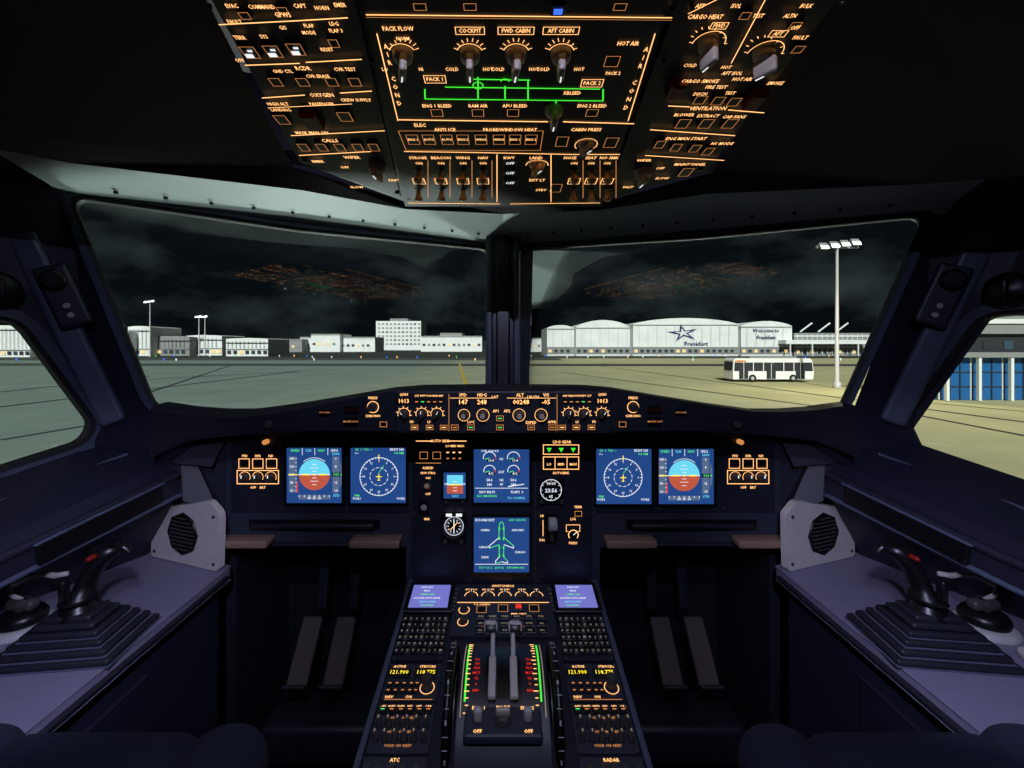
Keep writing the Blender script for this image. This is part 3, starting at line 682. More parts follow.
def bezel(b,f,cx,cy,w,h,scr):
    k=f.sc(cx,cy); u,v=f.uv(cx,cy); W_=w*k; H_=h*k
    o=round_poly([Vector((-W_/2-.007,-H_/2-.007)),Vector((W_/2+.007,-H_/2-.007)),Vector((W_/2+.007,H_/2+.007)),Vector((-W_/2-.007,H_/2+.007))],.006,3)
    i=round_poly([Vector((-W_/2,-H_/2)),Vector((W_/2,-H_/2)),Vector((W_/2,H_/2)),Vector((-W_/2,H_/2))],.002,3)
    g=lambda L_,z:[f.pt(u+p.x,v+p.y,z) for p in L_]
    b.loft([g(o,.004),g(o,.010),g(i,.011),g(i,.007)],BLACK,cap=False,sm=False)
    b.add(g(i,.0072),[tuple(range(len(i)))],scr)
    return Fr(f.pt(0,0,.0072),f.U,f.V)
def pfd(cx,cy,name='primary_flight_display'):
    b=B(name); f=bezel(b,MF,cx,cy,55,55,SCR)
    b.disc(f,cx-1,cy,15.5,CYAN,.001,0,180); b.disc(f,cx-1,cy,15.5,BRN,.001,180,360)
    b.line(f,cx-16.5,cy,cx+14.5,cy,.7,WHT,.0015)
    for dy in (-10,-6.5,-3.3,3.3,6.5,10): w=4 if abs(dy) in (6.5,) else 2.2; b.line(f,cx-1-w,cy+dy,cx-1+w,cy+dy,.5,WHT,.0015)
    for s in (-1,1): b.line(f,cx-1+s*5,cy,cx-1+s*12,cy,1.2,YEL,.002)
    b.rect(f,cx-1,cy,1.6,1.6,YEL,0,.002); b.arc(f,cx-1,cy,16.8,.5,WHT,50,130,.0015)
    b.rect(f,cx-22.5,cy,8,36,TAPE,0,.001); b.rect(f,cx+20.5,cy,7,36,TAPE,0,.001)
    for i in range(-4,5):
        b.line(f,cx-20,cy+i*4,cx-18.6,cy+i*4,.5,WHT,.0015)
        if i%2==0: b.text(f,str(100-i*10)[-3:],cx-23.5,cy+i*4,2.3,WHT,.0015); b.text(f,str(10+i),cx+20.5,cy+i*4,2.3,WHT,.0015)
    b.line(f,cx-27,cy,cx-17,cy,.9,YEL,.002); b.rect(f,cx+21,cy,8,4,SCRD,0,.0016); b.text(f,'003',cx+21,cy,2.8,GRND,.0022)
    b.poly([f.pt(*f.uv(cx+24.8,cy-13),.001),f.pt(*f.uv(cx+24.8,cy+13),.001),f.pt(*f.uv(cx+27,cy+7),.001),f.pt(*f.uv(cx+27,cy-7),.001)],TAPE); b.line(f,cx+25,cy,cx+27,cy,1,GRND,.0015)
    b.rect(f,cx-1,cy+22.5,32,4.5,TAPE,0,.001)
    for i in range(-3,4): b.line(f,cx-1+i*5,cy+20.5,cx-1+i*5,cy+22.5,.6,WHT,.0015)
    b.text(f,'24  25  26',cx-1,cy+23.5,2.3,WHT,.0015)
    for x,t_,m in ((-20,'SPEED',GRND),(-7,'CLB',CYAN),(6,'NAV',GRND),(19,'1FD2',WHT)): b.text(f,t_,cx+x,cy-24,2.4,m,.0015)
    for x in (-13,-.5,12.5): b.line(f,cx+x,cy-26.5,cx+x,cy-19.5,.5,WHT,.0015)
    b.text(f,'STD',cx+21,cy+21,2.6,CYAN,.0015); b.text(f,'5000',cx+20.5,cy-20.5,2.6,CYAN,.0015)
    b.line(f,cx-18,cy+7,cx-18,cy+18,1.3,RED,.0016)
    b.done()
def nd(cx,cy):
    b=B('navigation_display'); f=bezel(b,MF,cx,cy,55,55,SCR); cy2=cy+2
    b.arc(f,cx,cy2,19,.6,WHT,0,360,.001,48); 
    for a in range(0,360,30): b.arc(f,cx,cy2,9,.5,WHT,a,a+20,.001,4)
    for a in range(0,360,10):
        r=math.radians(a); l=2.2 if a%30==0 else 1.2
        b.line(f,cx+19*math.cos(r),cy2-19*math.sin(r),cx+(19-l)*math.cos(r),cy2-(19-l)*math.sin(r),.45,WHT,.0013)
        if a%30==0: b.text(f,str(a//10),cx+15.3*math.cos(r),cy2-15.3*math.sin(r),1.9,WHT,.0013)
    b.line(f,cx,cy2-3,cx,cy2+4,.8,YEL,.002);b.line(f,cx-3,cy2,cx+3,cy2,.8,YEL,.002);b.line(f,cx-1.5,cy2+3.4,cx+1.5,cy2+3.4,.6,YEL,.002)
    b.line(f,cx,cy2-22,cx,cy2-17,.8,YEL,.002); b.line(f,cx,cy2-4,cx+5,cy2-11,.5,GRND,.002)
    b.text(f,'GS  0  TAS ---',cx-15,cy-25,2.1,GRND,.0015);b.text(f,'/---',cx-22,cy-21.5,2.1,WHT,.0015);b.text(f,'EDDF 243',cx+18,cy-25,2.3,WHT,.0015);b.text(f,'0.8 NM',cx+20,cy-21.5,2.2,GRND,.0015)
    b.text(f,'VOR1',cx-22,cy+24,2.3,WHT,.0015);b.text(f,'VOR2',cx+22,cy+24,2.3,WHT,.0015);b.text(f,'FFM',cx-22,cy+21,2.1,GRND,.0015)
    b.done()
pfd(315.5,474.5); nd(379,474.5); nd(623,475.5); pfd(685,475.5)
b=B('engine_warning_display'); f=bezel(b,MF,501.5,475,55,53,SCR)
for s in (-1,1):
    x=501.5+s*12
    for y,r in ((458,6.2),(471,5.8)):
        b.arc(f,x,y,r,.7,WHT,-10,190,.001,20); b.arc(f,x,y,r,.9,RED,-10,15,.0014,6); b.line(f,x,y,x-4.4,y+1,.8,GRND,.0015); b.rect(f,x+1.5,y+2.5,8,3,SCRD,0,.0012); b.text(f,'19.4' if y<460 else '412',x+1.5,y+2.5,2.4,WHT,.0018)
    b.text(f,'58.6',x,480,2.5,WHT,.0015); b.text(f,'280',x,484.5,2.5,WHT,.0015)
for y,l in ((459,'N1'),(472,'EGT'),(480,'N2'),(484.5,'FF')): b.text(f,l,501.5,y,2.2,WHT,.0015)
b.text(f,'FOB: 6200 KG',490,451,2.0,WHT,.0015)
b.line(f,475,488,528,488,.5,WHT,.0015); b.text(f,'SEAT BELTS',487,492,2.2,WHT,.0015);b.text(f,'NO SMOKING',487,496,2.2,GRND,.0015);b.text(f,'FLAPS  0',517,492,2.4,WHT,.0015)
b.line(f,508,486.5,524,484,.8,WHT,.0015);b.text(f,'TO CONFIG',516,498,2.2,CYAN,.0015);b.done()
b=B('systems_display'); f=bezel(b,MF,501.5,543.5,55,55,SCR)
pts=[(0,-22),(1.8,-20),(2.5,-16),(2.5,-6),(12,2),(12,4.5),(2.5,1),(2,13),(6,17.5),(6,19.5),(0,18)]
full=pts+[(-x,y) for x,y in reversed(pts)]
for i in range(len(full)):
    a=full[i]; c=full[(i+1)%len(full)]; b.line(f,501.5+a[0],543.5+a[1],501.5+c[0],543.5+c[1],.7,GRND if abs(a[0])<3.1 else WHT,.0012)
for y in (-15,-5,4,12): b.rect(f,499.4,543.5+y,1.4,2.6,GRN,0,.0015); b.rect(f,503.6,543.5+y,1.4,2.6,GRN,0,.0015)
b.text(f,'DOOR/OXY',485,520,2.5,WHT,.0015);b.text(f,'OXY 1850 PSI',517,520,2.0,GRND,.0015)
for x,y,t_ in ((485,530,'CABIN'),(484,547,'CARGO'),(518,530,'AVIONIC'),(520,552,'CARGO'),(485,557,'SLIDE')): b.text(f,t_,x,y,2.1,WHT,.0015)
b.line(f,475,564,528,564,.5,WHT,.0015); b.text(f,'TAT +15 C   23 H 56   GW 58400 KG',501.5,567.5,2.0,GRND,.0015); b.done()
b=B('standby_instrument'); f=bezel(b,MF,455,484.5,22,26,SCR)
b.rect(f,455,480,16,10,CYAN,0,.001);b.rect(f,455,489,16,9,BRN,0,.001);b.line(f,447,484.6,463,484.6,.6,WHT,.0015);b.line(f,450,484.6,460,484.6,1.0,YEL,.0018)
for dy in (-3,3,6): b.line(f,453,484.6+dy,457,484.6+dy,.5,WHT,.0015)
b.text(f,'1013',455,496,2.4,CYAN,.0015);b.text(f,'200',446.5,484,2,WHT,.0015);b.text(f,'00',464,484,2,WHT,.0015)
for x in (447,463): b.cyl(MF,x,500.5,1.8,.014,KNOBD,.004,n=12)
b.done()
b=B('radio_magnetic_indicator'); 
b.rect(MF,454,527,25,30,BLACK,.004,.014,.003); u,v=MF.uv(454,526)
b.cylm(MF,u,v,[(.031,.012),(.031,.016),(.028,.017)],KNOBD,30); f=Fr(MF.pt(0,0,.0172),X,Z)
b.disc(f,454,526,9.2,BLACK,0); b.arc(f,454,526,8.4,2.0,GREY,0,360,.0005); b.arc(f,454,526,9.3,.5,WHT,0,360,.0006)
for a in range(0,360,30): r=math.radians(a); b.line(f,454+7.2*math.cos(r),526-7.2*math.sin(r),454+5.2*math.cos(r),526-5.2*math.sin(r),.6,WHT,.001)
b.line(f,454,519,454,533,.9,WHT,.0012);b.line(f,450,530,458,522,.7,AMB,.0012);b.rect(f,449,515,6,3,WHT,0,.001);b.rect(f,459,515,6,3,WHT,0,.001)
b.cyl(MF,446,539,2,.024,KNOBD,.01,n=12);b.cyl(MF,462,539,2,.024,KNOBD,.01,n=12); b.done()
b=B('cockpit_clock'); b.rect(MF,551,490,25,25,BLACK,.004,.014,.003); f=Fr(MF.pt(0,0,.0142),X,Z)
b.arc(f,551,490,10.5,.6,WHT,0,360,.0005)
for a in range(0,360,30): r=math.radians(a); b.line(f,551+9.8*math.cos(r),490-9.8*math.sin(r),551+8.6*math.cos(r),490-8.6*math.sin(r),.6,WHT,.001)
b.rect(f,551,483.5,11,4,SCRD,0,.001);b.rect(f,551,490.5,15,5,SCRD,0,.001);b.text(f,'23:56',551,490.5,3.8,WHT,.002);b.text(f,'00:00',551,483.5,2.8,WHT,.002);b.text(f,'05',551,496.5,2.8,WHT,.002)
for x in (541,561): b.cyl(MF,x,500,2,.02,KNOBD,.01,n=12)
b.done()
b=B('panel_side_fairing')
for s in (-1,1):
    pts=[(-.745,1.285,-.20),(-.90,1.25,-.22),(-.92,1.22,-.33),(-.86,1.21,-.42),(-.78,1.235,-.46),(-.765,1.26,-.56),(-.745,1.285,-.56)]
    pts=[Vector((p[0]*(1 if s<0 else -1),p[1],p[2])) for p in pts]
    b.prism(pts,(0,.05,0),PANEL2)
b.done()
# ============================================================ SIDE CONSOLES
KX=.74; CZ=-.60
for s in (-1,1):
    m_=lambda x,y,z: Vector((x*(1 if s<0 else -1),y,z))
    g=-s
    b=B('side_console')
    pts=[m_(-KX,1.22,CZ),m_(-KX,.30,CZ),m_(-1.26,.30,CZ),m_(-1.20,.85,CZ),m_(-1.02,1.30,CZ),m_(-.90,1.30,CZ)]
    b.prism(pts,(0,0,-.035),CONS)
    pts2=[m_(-KX-.02,1.20,CZ-.035),m_(-KX-.02,.32,CZ-.035),m_(-1.24,.32,CZ-.035),m_(-1.18,.85,CZ-.035),m_(-1.0,1.28,CZ-.035)]
    b.prism(pts2,(0,0,-.61),SHELL)
    for y0,y1 in ((.36,.62),(.66,.95)):
        x=-KX-.02; a=m_(x+.008,y0,0).x; c=m_(x,y0,0).x
        b.box3(min(a,c),max(a,c),y0,y1,-1.0,-.70,SHELL)
    b.tube([m_(-KX+.004,1.2,CZ-.02),m_(-KX+.004,.32,CZ-.02)],.006,DARK,8)
    b.done(bevel=.004)
    b=B('console_speaker'); 
    q0=m_(-.75,1.195,CZ); q1=m_(-1.0,1.285,CZ)
    f=Fr((q0+q1)/2,(q0-q1) if s<0 else (q1-q0),Z)
    sg=1 if s<0 else -1
    P_=[(.135,0.003),(-.125,.003),(-.12,.135),(.10,.185),(.14,.155)]
    Pr=round_poly([Vector((x*sg,y)) for x,y in P_],.012,3)
    b.loft([[f.pt(p.x,p.y,-.01) for p in Pr],[f.pt(p.x,p.y,.01) for p in Pr]],VENTM,sm=False)
    ux=.005*sg
    b.cylm(f,ux,.085,[(.058,.008),(.058,.014),(.052,.016),(.050,.011),(.0,.011)],BLACK,8)
    for i in range(-4,5):
        w=math.sqrt(max(0,.048**2-(i*.0105)**2)); b.rbox(f,(ux,.085+i*.0105,.014),(w*2,.003,.006),.001,KNOBD,1,False)
    for x,y in ((.12,.02),(-.11,.02),(-.105,.12),(.12,.145)): b.cylm(f,x*sg,y,[(.005,.01),(.004,.013)],KNOBD,8)
    b.done()
    b=B('side_stick'); c=m_(-.85,.90,CZ); f=Fr(c,Vector((1,.12*g,0)),Vector((-.12*g,1,0)))
    for i,(w,h) in enumerate(((.215,.0),(.190,.013),(.163,.026),(.136,.038),(.110,.049),(.085,.059))):
        b.rbox(f,(0,0,h+.007),(w,w*.72,.014),.006,DARK,3,True)
        b.rbox(f,(0,0,h+.0015),(w+.004,w*.72+.004,.003),.001,FRAME,1,False)
    b.cylm(f,0,0,[(.034,.062),(.028,.075),(.022,.085)],BLACK,20)
    def ring(z,cx,cy,rx,ry,n=18): return [f.pt(cx+rx*math.cos(k*2*math.pi/n),cy+ry*math.sin(k*2*math.pi/n),z+.25*g*math.cos(k*2*math.pi/n)*rx*min(1,max(0,(z-.14)*12))*-1) for k in range(n)]
    R=[ring(.075,0,0,.016,.018),ring(.085,0,0,.015,.018),ring(.092,g*.002,0,.032,.034),ring(.100,g*.004,.0,.030,.032),ring(.110,g*.008,.004,.018,.024),ring(.125,g*.013,.008,.018,.025),ring(.142,g*.018,.012,.018,.025),ring(.158,g*.026,.018,.020,.026),ring(.172,g*.035,.022,.027,.028),ring(.182,g*.042,.024,.028,.028),ring(.189,g*.046,.024,.018,.02)]
    b.loft(R,BLACK)
    b.cylm(Fr(f.pt(g*.034,-.004,.178),X,Z),0,0,[(.005,.0),(.005,.016),(.003,.018)],REDG,12)
    b.tube([f.pt(g*.05,.03,.18),f.pt(g*.068,.03,.176),f.pt(g*.076,.03,.166)],[.011,.009,.005],BLACK)
    b.rbox(f,(g*-.004,-.028,.125),(.012,.018,.04),.004,BLACK,2)
    b.done()
    b=B('nosewheel_tiller'); c=m_(-1.02,.955,CZ); f=Fr(c,X,Y)
    b.cylm(f,0,0,[(.056,0),(.056,.008),(.046,.014),(.042,.014)],GREY,32)
    b.cylm(f,0,0,[(.040,.012),(.042,.026),(.036,.036),(.018,.040)],BLACK,28); b.cylm(f,0,0,[(.012,.038),(.012,.062)],KNOBD,14)
    b.tube([f.pt(0,0,.058),f.pt(g*-.03,.006,.066),f.pt(g*-.05,.02,.076),f.pt(g*-.035,.045,.084),f.pt(0,.05,.088),f.pt(g*.03,.04,.09),f.pt(g*.05,.05,.09)],[.005,.005,.006,.006,.006,.006,.005],VENTM,12)
    b.rbox(f,(0,.0,.05),(.06,.026,.024),.01,KNOBD,3)
    b.done()
    b=B('console_handset'); c=m_(-.985,.755,CZ); f=Fr(c,Vector((1,.35*g,0)),Y)
    b.rbox(f,(0,0,.012),(.07,.22,.024),.01,VENTM,3)
    for i in range(5): b.rbox(f,(0,-.08+i*.032,.026),(.045,.012,.006),.002,KNOBD,1,False)
    b.cylm(f,0,.085,[(.022,.02),(.024,.034),(.018,.04)],BLACK,16)
    b.done()
# ============================================================ FOOTWELL, FLOOR, REAR
b=B('floor'); b.box3(-1.4,1.4,-1.25,1.95,-1.30,-1.25,FLOORM); b.done()
b=B('wall_front'); b.box3(-1.4,1.4,1.62,1.66,-1.25,-.30,DARK); b.box3(-.80,-.77,1.3,1.62,-1.25,-.4,DARK); b.box3(.77,.80,1.3,1.62,-1.25,-.4,DARK); b.done()
b=B('wall_back'); b.box3(-1.4,1.4,-1.25,-1.2,-1.25,.8,SHELL); b.done()
b=B('wall_outer_skin')
for s in (-1,1):
    x0,x1=sorted((s*1.40,s*1.44)); b.box3(x0,x1,-1.25,.2,-1.3,.8,SHELL)
    x0,x1=sorted((s*1.30,s*1.34)); b.box3(x0,x1,.2,1.74,-1.3,-.62,SHELL)
b.done()
def strut(b,p0,p1,w,t,m):
    p0=Vector(p0);p1=Vector(p1); f=Fr((p0+p1)/2,X,(p1-p0)); b.rbox(f,(0,0,0),(w,(p1-p0).length,t),min(w,t)*.3,m,2,False)
for s in (-1,1):
    b=B('rudder_pedals')
    for (xa,xb) in ((.575,.62),(.475,.51)):
        p1=(s*xa,1.42,-.86); p0=(s*xb,1.30,-.99)
        strut(b,p0,p1,.06,.02,PEDAL); strut(b,(s*xa,1.43,-.84),(s*xa,1.5,-.5),.035,.03,DARK)
        f=Fr((Vector(p0)+Vector(p1))/2,X,Vector(p1)-Vector(p0))
        b.rbox(f,(0,-.09,.015),(.065,.012,.03),.004,DARK,2,False)
    b.rbox(Fr((s*.54,1.5,-.52),X,Z),(0,0,0),(.3,.14,.2),.02,DARK,3)
    b.rbox(Fr((s*.54,1.38,-1.17),X,Z),(0,0,0),(.34,.12,.16),.02,DARK,3)
    b.done()
    b=B('pilot_seat'); f=Fr((s*.50,.36,-.56),X,Y)
    def cush(cx,cy,cz,sx,sy,sz,r,fr=f): b.rbox(fr,(cx,cy,cz),(sx,sy,sz),r,SEAT,6)
    cush(0,0,0,.40,.48,.12,.05); cush(-.155,.02,.03,.10,.44,.10,.045); cush(.155,.02,.03,.10,.44,.10,.045); cush(0,.0,.03,.26,.46,.09,.042)
    bf=Fr((s*.50,.08,-.2),X,Vector((0,-.15,1)))
    b.rbox(bf,(0,0.05,0),(.44,.70,.11),.05,SEAT,6); b.rbox(bf,(0,.48,.0),(.26,.16,.10),.045,SEAT,5)
    b.rbox(f,(0,-.02,-.1),(.36,.42,.08),.02,DARK,3); b.box3(s*.5-.1,s*.5+.1,.25,.45,-1.22,-.66,DARK); b.box3(s*.5-.18,s*.5+.18,.1,.58,-1.25,-1.2,FRAME)
    b.done()

# ============================================================ PEDESTAL
PE=Fr(D(503,583,1.26),X,(0,.469,.077))
b=B('center_pedestal')
hw=.262
vA=PE.uv(503,583)[1]; vB=-1.05
b.prism([Vector((-hw+.01,1.24,-1.25)),Vector((hw-.01,1.24,-1.25)),PE.pt(hw-.01,vA+.0,-.012),PE.pt(-hw+.01,vA+.0,-.012)],(0,0,0.0001),DARK)
for sx in (-1,1):
    b.prism([PE.pt(sx*hw,vA+.03,0),PE.pt(sx*hw,vB,0),Vector((sx*hw,PE.pt(0,vB).y,-1.25)),Vector((sx*hw,1.28,-1.25))],(-sx*.012,0,0),DARK)
b.prism([PE.pt(-hw,vA+.03,-.002),PE.pt(hw,vA+.03,-.002),PE.pt(hw,vB,-.002),PE.pt(-hw,vB,-.002)],PE.N*-.03,PANEL2)
for sx in (-1,1): b.rbox(PE,(sx*(hw-.006),(vA+vB)/2,.004),(.012,vA-vB,.016),.003,FRAME,2,False)
def pt2(t,x,y,h,m=AMB,z=.0062): b.text(PE,t,x,y,h,m,z)
def plx(x0,y0,x1,y1,w=.9,m=AMB,z=.0062): b.line(PE,x0,y0,x1,y1,w,m,z)
def modl(u0,u1,v0,v1,m=PANEL,h=.005):
    b.loft([[PE.pt(u,v,0) for u,v in ((u0,v0),(u1,v0),(u1,v1),(u0,v1))],[PE.pt(u,v,h) for u,v in ((u0,v0),(u1,v0),(u1,v1),(u0,v1))]],m,sm=False)
def vy(y): return PE.uv(503,y)[1]
for sx in (-1,1):
    u0,u1=sorted((sx*.135,sx*.248))
    modl(u0,u1,vy(663),vy(586),PANEL2,.006); modl(u0,u1,vy(703),vy(666),PANEL,.005); modl(u0,u1,vy(756),vy(706),PANEL,.005); modl(u0,u1,vy(840),vy(759),PANEL,.005)
modl(-.128,.128,vy(638),vy(586),PANEL,.005)
def at(u,y): return 503+u/PE.sc(503,y)
for sx in (-1,1):
    c=sx*.192
    y=602; b.rect(PE,at(c,y),y,46,30,BLACK,.006,.016,.002); b.rect(PE,at(c,y),y,38,23,SCRP,.016,.017)
    for i,(t_,m) in enumerate((('A320-200',WHT),('ENG',WHT),('CFM56-5B4',GRND),('ACTIVE DATA BASE',WHT),('28JAN-24FEB',CYAN),('IDLE/PERF',GRND))): b.text(PE,t_,at(c,y)-3,y-9+i*3.7,2.1,m,.0178)
    for i in range(6):
        yy=592+i*4.2; 
        for q in (-1,1): b.rect(PE,at(c,yy)+q*24.5,yy,4,2.6,KNOBD,.006,.012,.001)
    rows=[(623,8),(629,8),(635,9),(641.5,9),(648,9),(655,9)]
    for (yy,n) in rows:
        for i in range(n):
            u=c-.05+i*.1/(n-1); x=at(u,yy)
            b.rect(PE,x,yy,4.6,4.4,KNOBD if (i+int(yy))%3==0 else BLACK,.006,.012,.001); b.text(PE,random.choice('ABCDEFGHJKLMNPRSTUVXYZ0123456789'),x,yy,2.4,KEYL,.0126)
    yy=676
    for q,t_ in ((-.032,'121.900'),(.026,'118.775')): b.rect(PE,at(c+q,yy),yy,22,9,BLACK,.005,.009,.001); b.text(PE,t_,at(c+q,yy),yy,4.2,YEL,.0098)
    pt2('ACTIVE',at(c-.03,yy),669,2.6);pt2('STBY/CRS',at(c+.03,yy),669,2.6)
    for q in (-.045,-.03,-.015,0,.012): 
        for yy in (687,694): b.rect(PE,at(c+q,yy),yy,6,4,BLACK,.005,.010,.001); b.rect(PE,at(c+q,yy),yy+.3,3,1,AMB2,.010,.0112)
    b.cyl(PE,at(c+.034,690),688,5.5,.03,KNOBD,.004,4.7,16); b.arc(PE,at(c+.034,690),690,7,.7,AMB,0,360,.0062); pt2('NAV',at(c-.04,700),699.5,2.8);pt2('ON',at(c+.0,700),699.5,2.8)
    plx(at(c-.05,703),702,at(c+.05,703),702,.6,AMB2)
    for yy in (714,728,742):
        for i in range(6):
            x=at(c-.045+i*.018,yy)
            if yy==714: b.rect(PE,x,yy,7.5,6,BLACK,.005,.011,.001); pt2(('VHF1','VHF2','VHF3','HF1','HF2','CAB')[i],x,709,2.3); b.rect(PE,x,yy,4,1,GRND if i==0 else AMB2,.011,.0122)
            else: 
                b.cyl(PE,x,yy,3.4,.026,KNOBD,.004,2.8,14); b.cyl(PE,x,yy,3.8,.006,BLACK,.004); b.rect(PE,x,yy,1,3,KEYL,.026,.0272)
        pt2('VOICE  ON  RESET',at(c,yy+7),yy+6.5,2.3,AMB2)
    pt2('ATC' if sx<0 else 'RADAR',at(c,763),763,3.4)
    for i in range(5): b.cyl(PE,at(c-.042+i*.021,776),776,4.5,.02,KNOBD,.004,3.8,16)
    for i in range(4): b.korry(PE,at(c-.035+i*.023,796),796,11,8)
    for u in (c-.052,c+.052):
        for yy in (589,661,668,702,708,754): b.cyl(PE,at(u,yy),yy,1.6,.009,KNOBD,.004,n=8)
pt2('SWITCHING',503,588,2.8)
for i,u in enumerate((-.085,-.04,.005,.05,.09)):
    x=at(u,597); b.knob(PE,x,598,4.6,.018,KNOBD,90); b.arc(PE,x,598,6.4,.7,AMB,0,180,.0062); pt2(('ATT HDG','AIR DATA','EIS DMC','ECAM','ND')[i],x,591.5,1.9)
plx(at(-.12,604),604.5,at(.12,604),604.5,.8)
for i in range(2): 
    b.cyl(PE,at(-.1,611),612+i*12,3.8,.016,KNOBD,.004); b.arc(PE,at(-.1,611+i*11),612+i*12,5.2,.7,AMB,0,360,.0062)
b.korry(PE,at(-.055,611),611,11,8,); pt2('T.O CONFIG',at(-.055,605),606.5,2)
b.rect(PE,at(.04,610),610,9,7,BLACK,.005,.01,.001); b.rect(PE,at(.04,610),610,6,4.5,RED,.010,.0112); b.korry(PE,at(.0,610),610,11,8); b.korry(PE,at(.08,610),610,11,8); pt2('EMER CANC',at(.04,616),616,2)
for r_,yy in enumerate((620,627,634)):
    for i in range(6): x=at(-.055+i*.03,yy); b.rect(PE,x,yy,9.5,5,BLACK,.005,.010,.001); b.text(PE,('ENG','BLEED','PRESS','ELEC','HYD','FUEL','APU','COND','DOOR','WHEEL','F/CTL','ALL','CLR','STS','RCL','CLR','STS','RCL')[r_*6+i],x,yy,1.9,KEYL,.0108)
b.done()
b=B('thrust_lever_quadrant')
NQ=14; v0=vy(775); v1=vy(648)
def hq(t): return .012+.065*math.sin(math.pi*min(1,max(0,t)))**.8
def strip(u0,u1,m,dz=0,ta=0,tb=1,n=NQ,sm=True):
    vs=[];fs=[]
    for i in range(n+1):
        t=ta+(tb-ta)*i/n; v=v1+(v0-v1)*t; h=hq(t)+dz
        vs+=[PE.pt(u0,v,h),PE.pt(u1,v,h)]
        if i: fs.append((2*i-2,2*i-1,2*i+1,2*i))
    b.add(vs,fs,m,sm)
def side(u,m):
    vs=[];fs=[]
    for i in range(NQ+1):
        t=i/NQ; v=v1+(v0-v1)*t; vs+=[PE.pt(u,v,0),PE.pt(u,v,hq(t))]
        if i: fs.append((2*i-2,2*i-1,2*i+1,2*i))
    b.add(vs,fs,m)
strip(-.085,.085,PANEL2); side(-.085,DARK); side(.085,DARK)
strip(-.012,.012,BLACK,.0008,.02,.7)
for u in (-.03,.03): strip(u-.005,u+.005,BLACK,.001,.08,.75)
def hf(t,dz=0):
    v=v1+(v0-v1)*t; return v,hq(t)+dz
for sx in (-1,1):
    strip(sx*.079-.0009,sx*.079+.0009,KEYL,.0012,.18,.8)
    strip(sx*.072-.0018,sx*.072+.0018,GRN,.0012,.18,.72)
    for i in range(16):
        t=.18+.6*i/15; v,h=hf(t,.0015); u=sx*.066
        L_=.008 if i%3==0 else .005
        b.poly([PE.pt(u-L_,v-.0008,h),PE.pt(u+L_*.2,v-.0008,h),PE.pt(u+L_*.2,v+.0008,h+.0002),PE.pt(u-L_,v+.0008,h+.0002)],AMB)
    for i in range(7):
        t=.42+.24*i/6; v,h=hf(t,.002)
        vs_,fs=text_mesh(('TO','GA','FLX','MCT','CL','0','REV')[i]); k=.0075
        b.add([PE.pt(sx*.052+p.x*k,v+p.y*k,h+.001) for p in vs_],fs,RED)
for sx in (-1,1):
    u=sx*.021
    v,h=hf(.34)
    p0=PE.pt(u,v-.03,h-.02); p1=PE.pt(u,v+.030,h+.038)
    fr=Fr((p0+p1)/2,X,(p1-p0)); b.rbox(fr,(0,0,0),(.010,(p1-p0).length,.028),.003,GREY,2,False)
    hfm=Fr(p1,X,Vector((0,.6,.8)))
    b.rbox(hfm,(sx*.005,.0,0),(.030,.024,.032),.008,VENTM,3)
    b.rbox(hfm,(sx*.005,-.004,.017),(.022,.014,.006),.002,BLACK,2)
    b.cylm(Fr(p1+Vector((sx*.022,0,0)),Y,Z),0,0,[(.006,-.003),(.006,.003)],REDG,10)
    v2,h2=hf(.57)
    q=Fr(PE.pt(u,v2,h2),X,PE.V); b.rbox(q,(0,0.0,.003),(.015,.09,.010),.003,VENTM,2,False)
v,h=hf(.84); q=Fr(PE.pt(0,v,h),X,PE.V)
b.rbox(q,(0,0,.005),(.14,.06,.018),.005,PANEL,2,False); qf=Fr(q.pt(0,0,.0145),X,PE.V)
for u in (-.045,.045): b.rbox(qf,(u,0,.012),(.016,.013,.026),.004,GREY,2); 
b.cylm(qf,0,0,[(.016,0),(.015,.012),(.012,.014)],KNOBD,20); b.rbox(qf,(0,0,.018),(.026,.008,.014),.003,KNOB,2)
for t_,u,vv in (('ENG 1',-.045,.022),('ENG 2',.045,.022),('MODE',0,.023),('OFF',-.045,-.021),('OFF',.045,-.021)):
    vs_,fs=text_mesh(t_); b.add([qf.pt(u+p.x*.009,vv+p.y*.009,.0008) for p in vs_],fs,AMB)
b.done()
for sx in (-1,1):
    b=B('pitch_trim_wheel'); v=vy(706); c=PE.pt(sx*.103,v,-.01); wf=Fr(c,Y,Z); R_=.115
    b.cylm(wf,0,0,[(R_*.9,-.008),(R_,-.006),(R_,.006),(R_*.9,.008)],BLACK,48)
    b.cylm(wf,0,0,[(R_*.55,-.010),(R_*.55,.010)],KNOBD,32)
    for i in range(36):
        a=i*math.pi/18; p=wf.pt(math.cos(a)*R_,math.sin(a)*R_,0); T_=(wf.U*-math.sin(a)+wf.V*math.cos(a)); q=Fr(p,X,T_)
        b.rbox(q,(0,0,0),(.011 if i%3 else .004,.0015 if i%3 else .008,.0015),.0005,GREY,1,False)
    b.done()
b=B('speed_brake_lever'); p=PE.pt(-.19,vy(850),.0); b.tube([p,p+Vector((0,-.01,.04))],.006,KNOBD); b.rbox(Fr(p+Vector((0,-.01,.05)),X,Z),(0,0,0),(.04,.025,.03),.008,GREY,3); b.done()
b=B('flap_lever'); p=PE.pt(.19,vy(850),.0); b.tube([p,p+Vector((0,-.01,.04))],.006,KNOBD); b.rbox(Fr(p+Vector((0,-.01,.05)),X,Z),(0,0,0),(.05,.02,.024),.008,GREY,3); b.done()

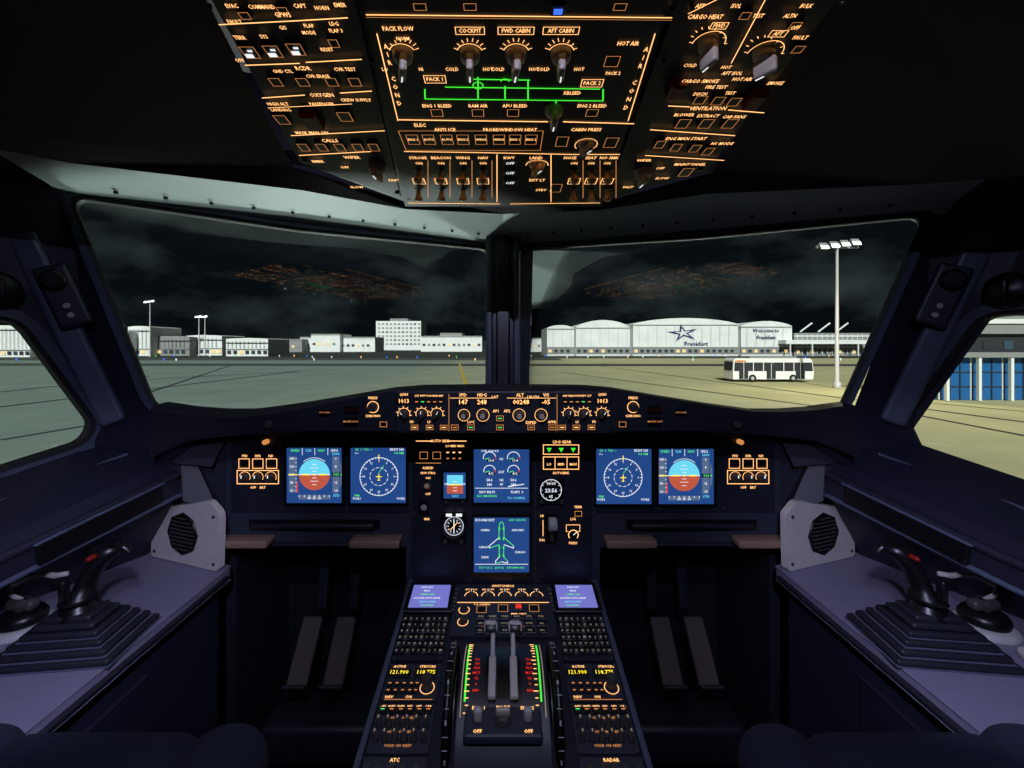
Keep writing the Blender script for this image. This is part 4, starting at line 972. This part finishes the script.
# ============================================================ LIGHT
def spot(name,loc,tgt,e,col,ang=90,blend=.8,r=.03):
    l=bpy.data.lights.new(name,'SPOT'); l.energy=e; l.color=col; l.spot_size=math.radians(ang); l.spot_blend=blend; l.shadow_soft_size=r
    o=bpy.data.objects.new(name,l); o.location=Vector(loc)+Vector((0,0,EYE)); o.rotation_euler=(Vector(tgt)-Vector(loc)).to_track_quat('-Z','Y').to_euler(); sc.collection.objects.link(o)
s_=bpy.data.lights.new('apron_fill_sun','SUN'); s_.energy=4.6; s_.color=(.97,1,.95); s_.angle=.05  # sun lamp added behind the aircraft to brighten apron and facades
o=bpy.data.objects.new('apron_fill_sun',s_); o.rotation_euler=Vector((.12,.8,-.50)).to_track_quat('-Z','Y').to_euler(); sc.collection.objects.link(o)
for s in (-1,1):
    spot('console_light',(s*.34,.36,.0),(s*.93,1.0,-.58),15,(.64,.66,1.0),58,.9,.02)
    spot('added_header_fill',(s*2.0,5.5,G+.6),(s*.40,1.25,.42),900,(.84,1,.96),44,.6,.25)  # added fill spots outside, unseen, to brighten the header strip above the windshield
spot('dome_light',(0,-.2,.6),(0,1.2,-.6),20,(.58,.64,1.0),110,.8,0.0)
spot('pedestal_light',(0,.40,.33),(0,1.0,-.7),4.5,(.75,.78,1.0),64,.8,.0)
spot('mast_flood',(36,48,G+5+11),(34,40,G),9000,(1,.88,.6),150,1,.5)
w=bpy.data.worlds.new('night_sky'); sc.world=w; w.use_nodes=True; N=w.node_tree.nodes; L=w.node_tree.links
bg=N['Background']; tc=N.new('ShaderNodeTexCoord'); mp_=N.new('ShaderNodeMapping'); mp_.inputs['Scale'].default_value=(1,1,2.0); no=N.new('ShaderNodeTexNoise'); no.inputs['Scale'].default_value=4.2; no.inputs['Detail'].default_value=7; no.inputs['Roughness'].default_value=.55
cr=N.new('ShaderNodeValToRGB'); cr.color_ramp.elements[0].position=.46; cr.color_ramp.elements[0].color=lin(9,14,18); cr.color_ramp.elements[1].position=.80; cr.color_ramp.elements[1].color=lin(56,66,66)
L.new(tc.outputs['Generated'],mp_.inputs[0]); L.new(mp_.outputs[0],no.inputs['Vector']); L.new(no.outputs['Fac'],cr.inputs[0]); L.new(cr.outputs[0],bg.inputs[0]); bg.inputs[1].default_value=1
cd=bpy.data.cameras.new('camera'); cd.sensor_width=36; cd.lens=FP/1024*36; cd.shift_x=9/1024; cd.shift_y=-39/1024; cd.clip_start=.02; cd.clip_end=6000
co=bpy.data.objects.new('camera',cd); co.location=(0,0,EYE); co.rotation_euler=(math.radians(90),0,0); sc.collection.objects.link(co); sc.camera=co
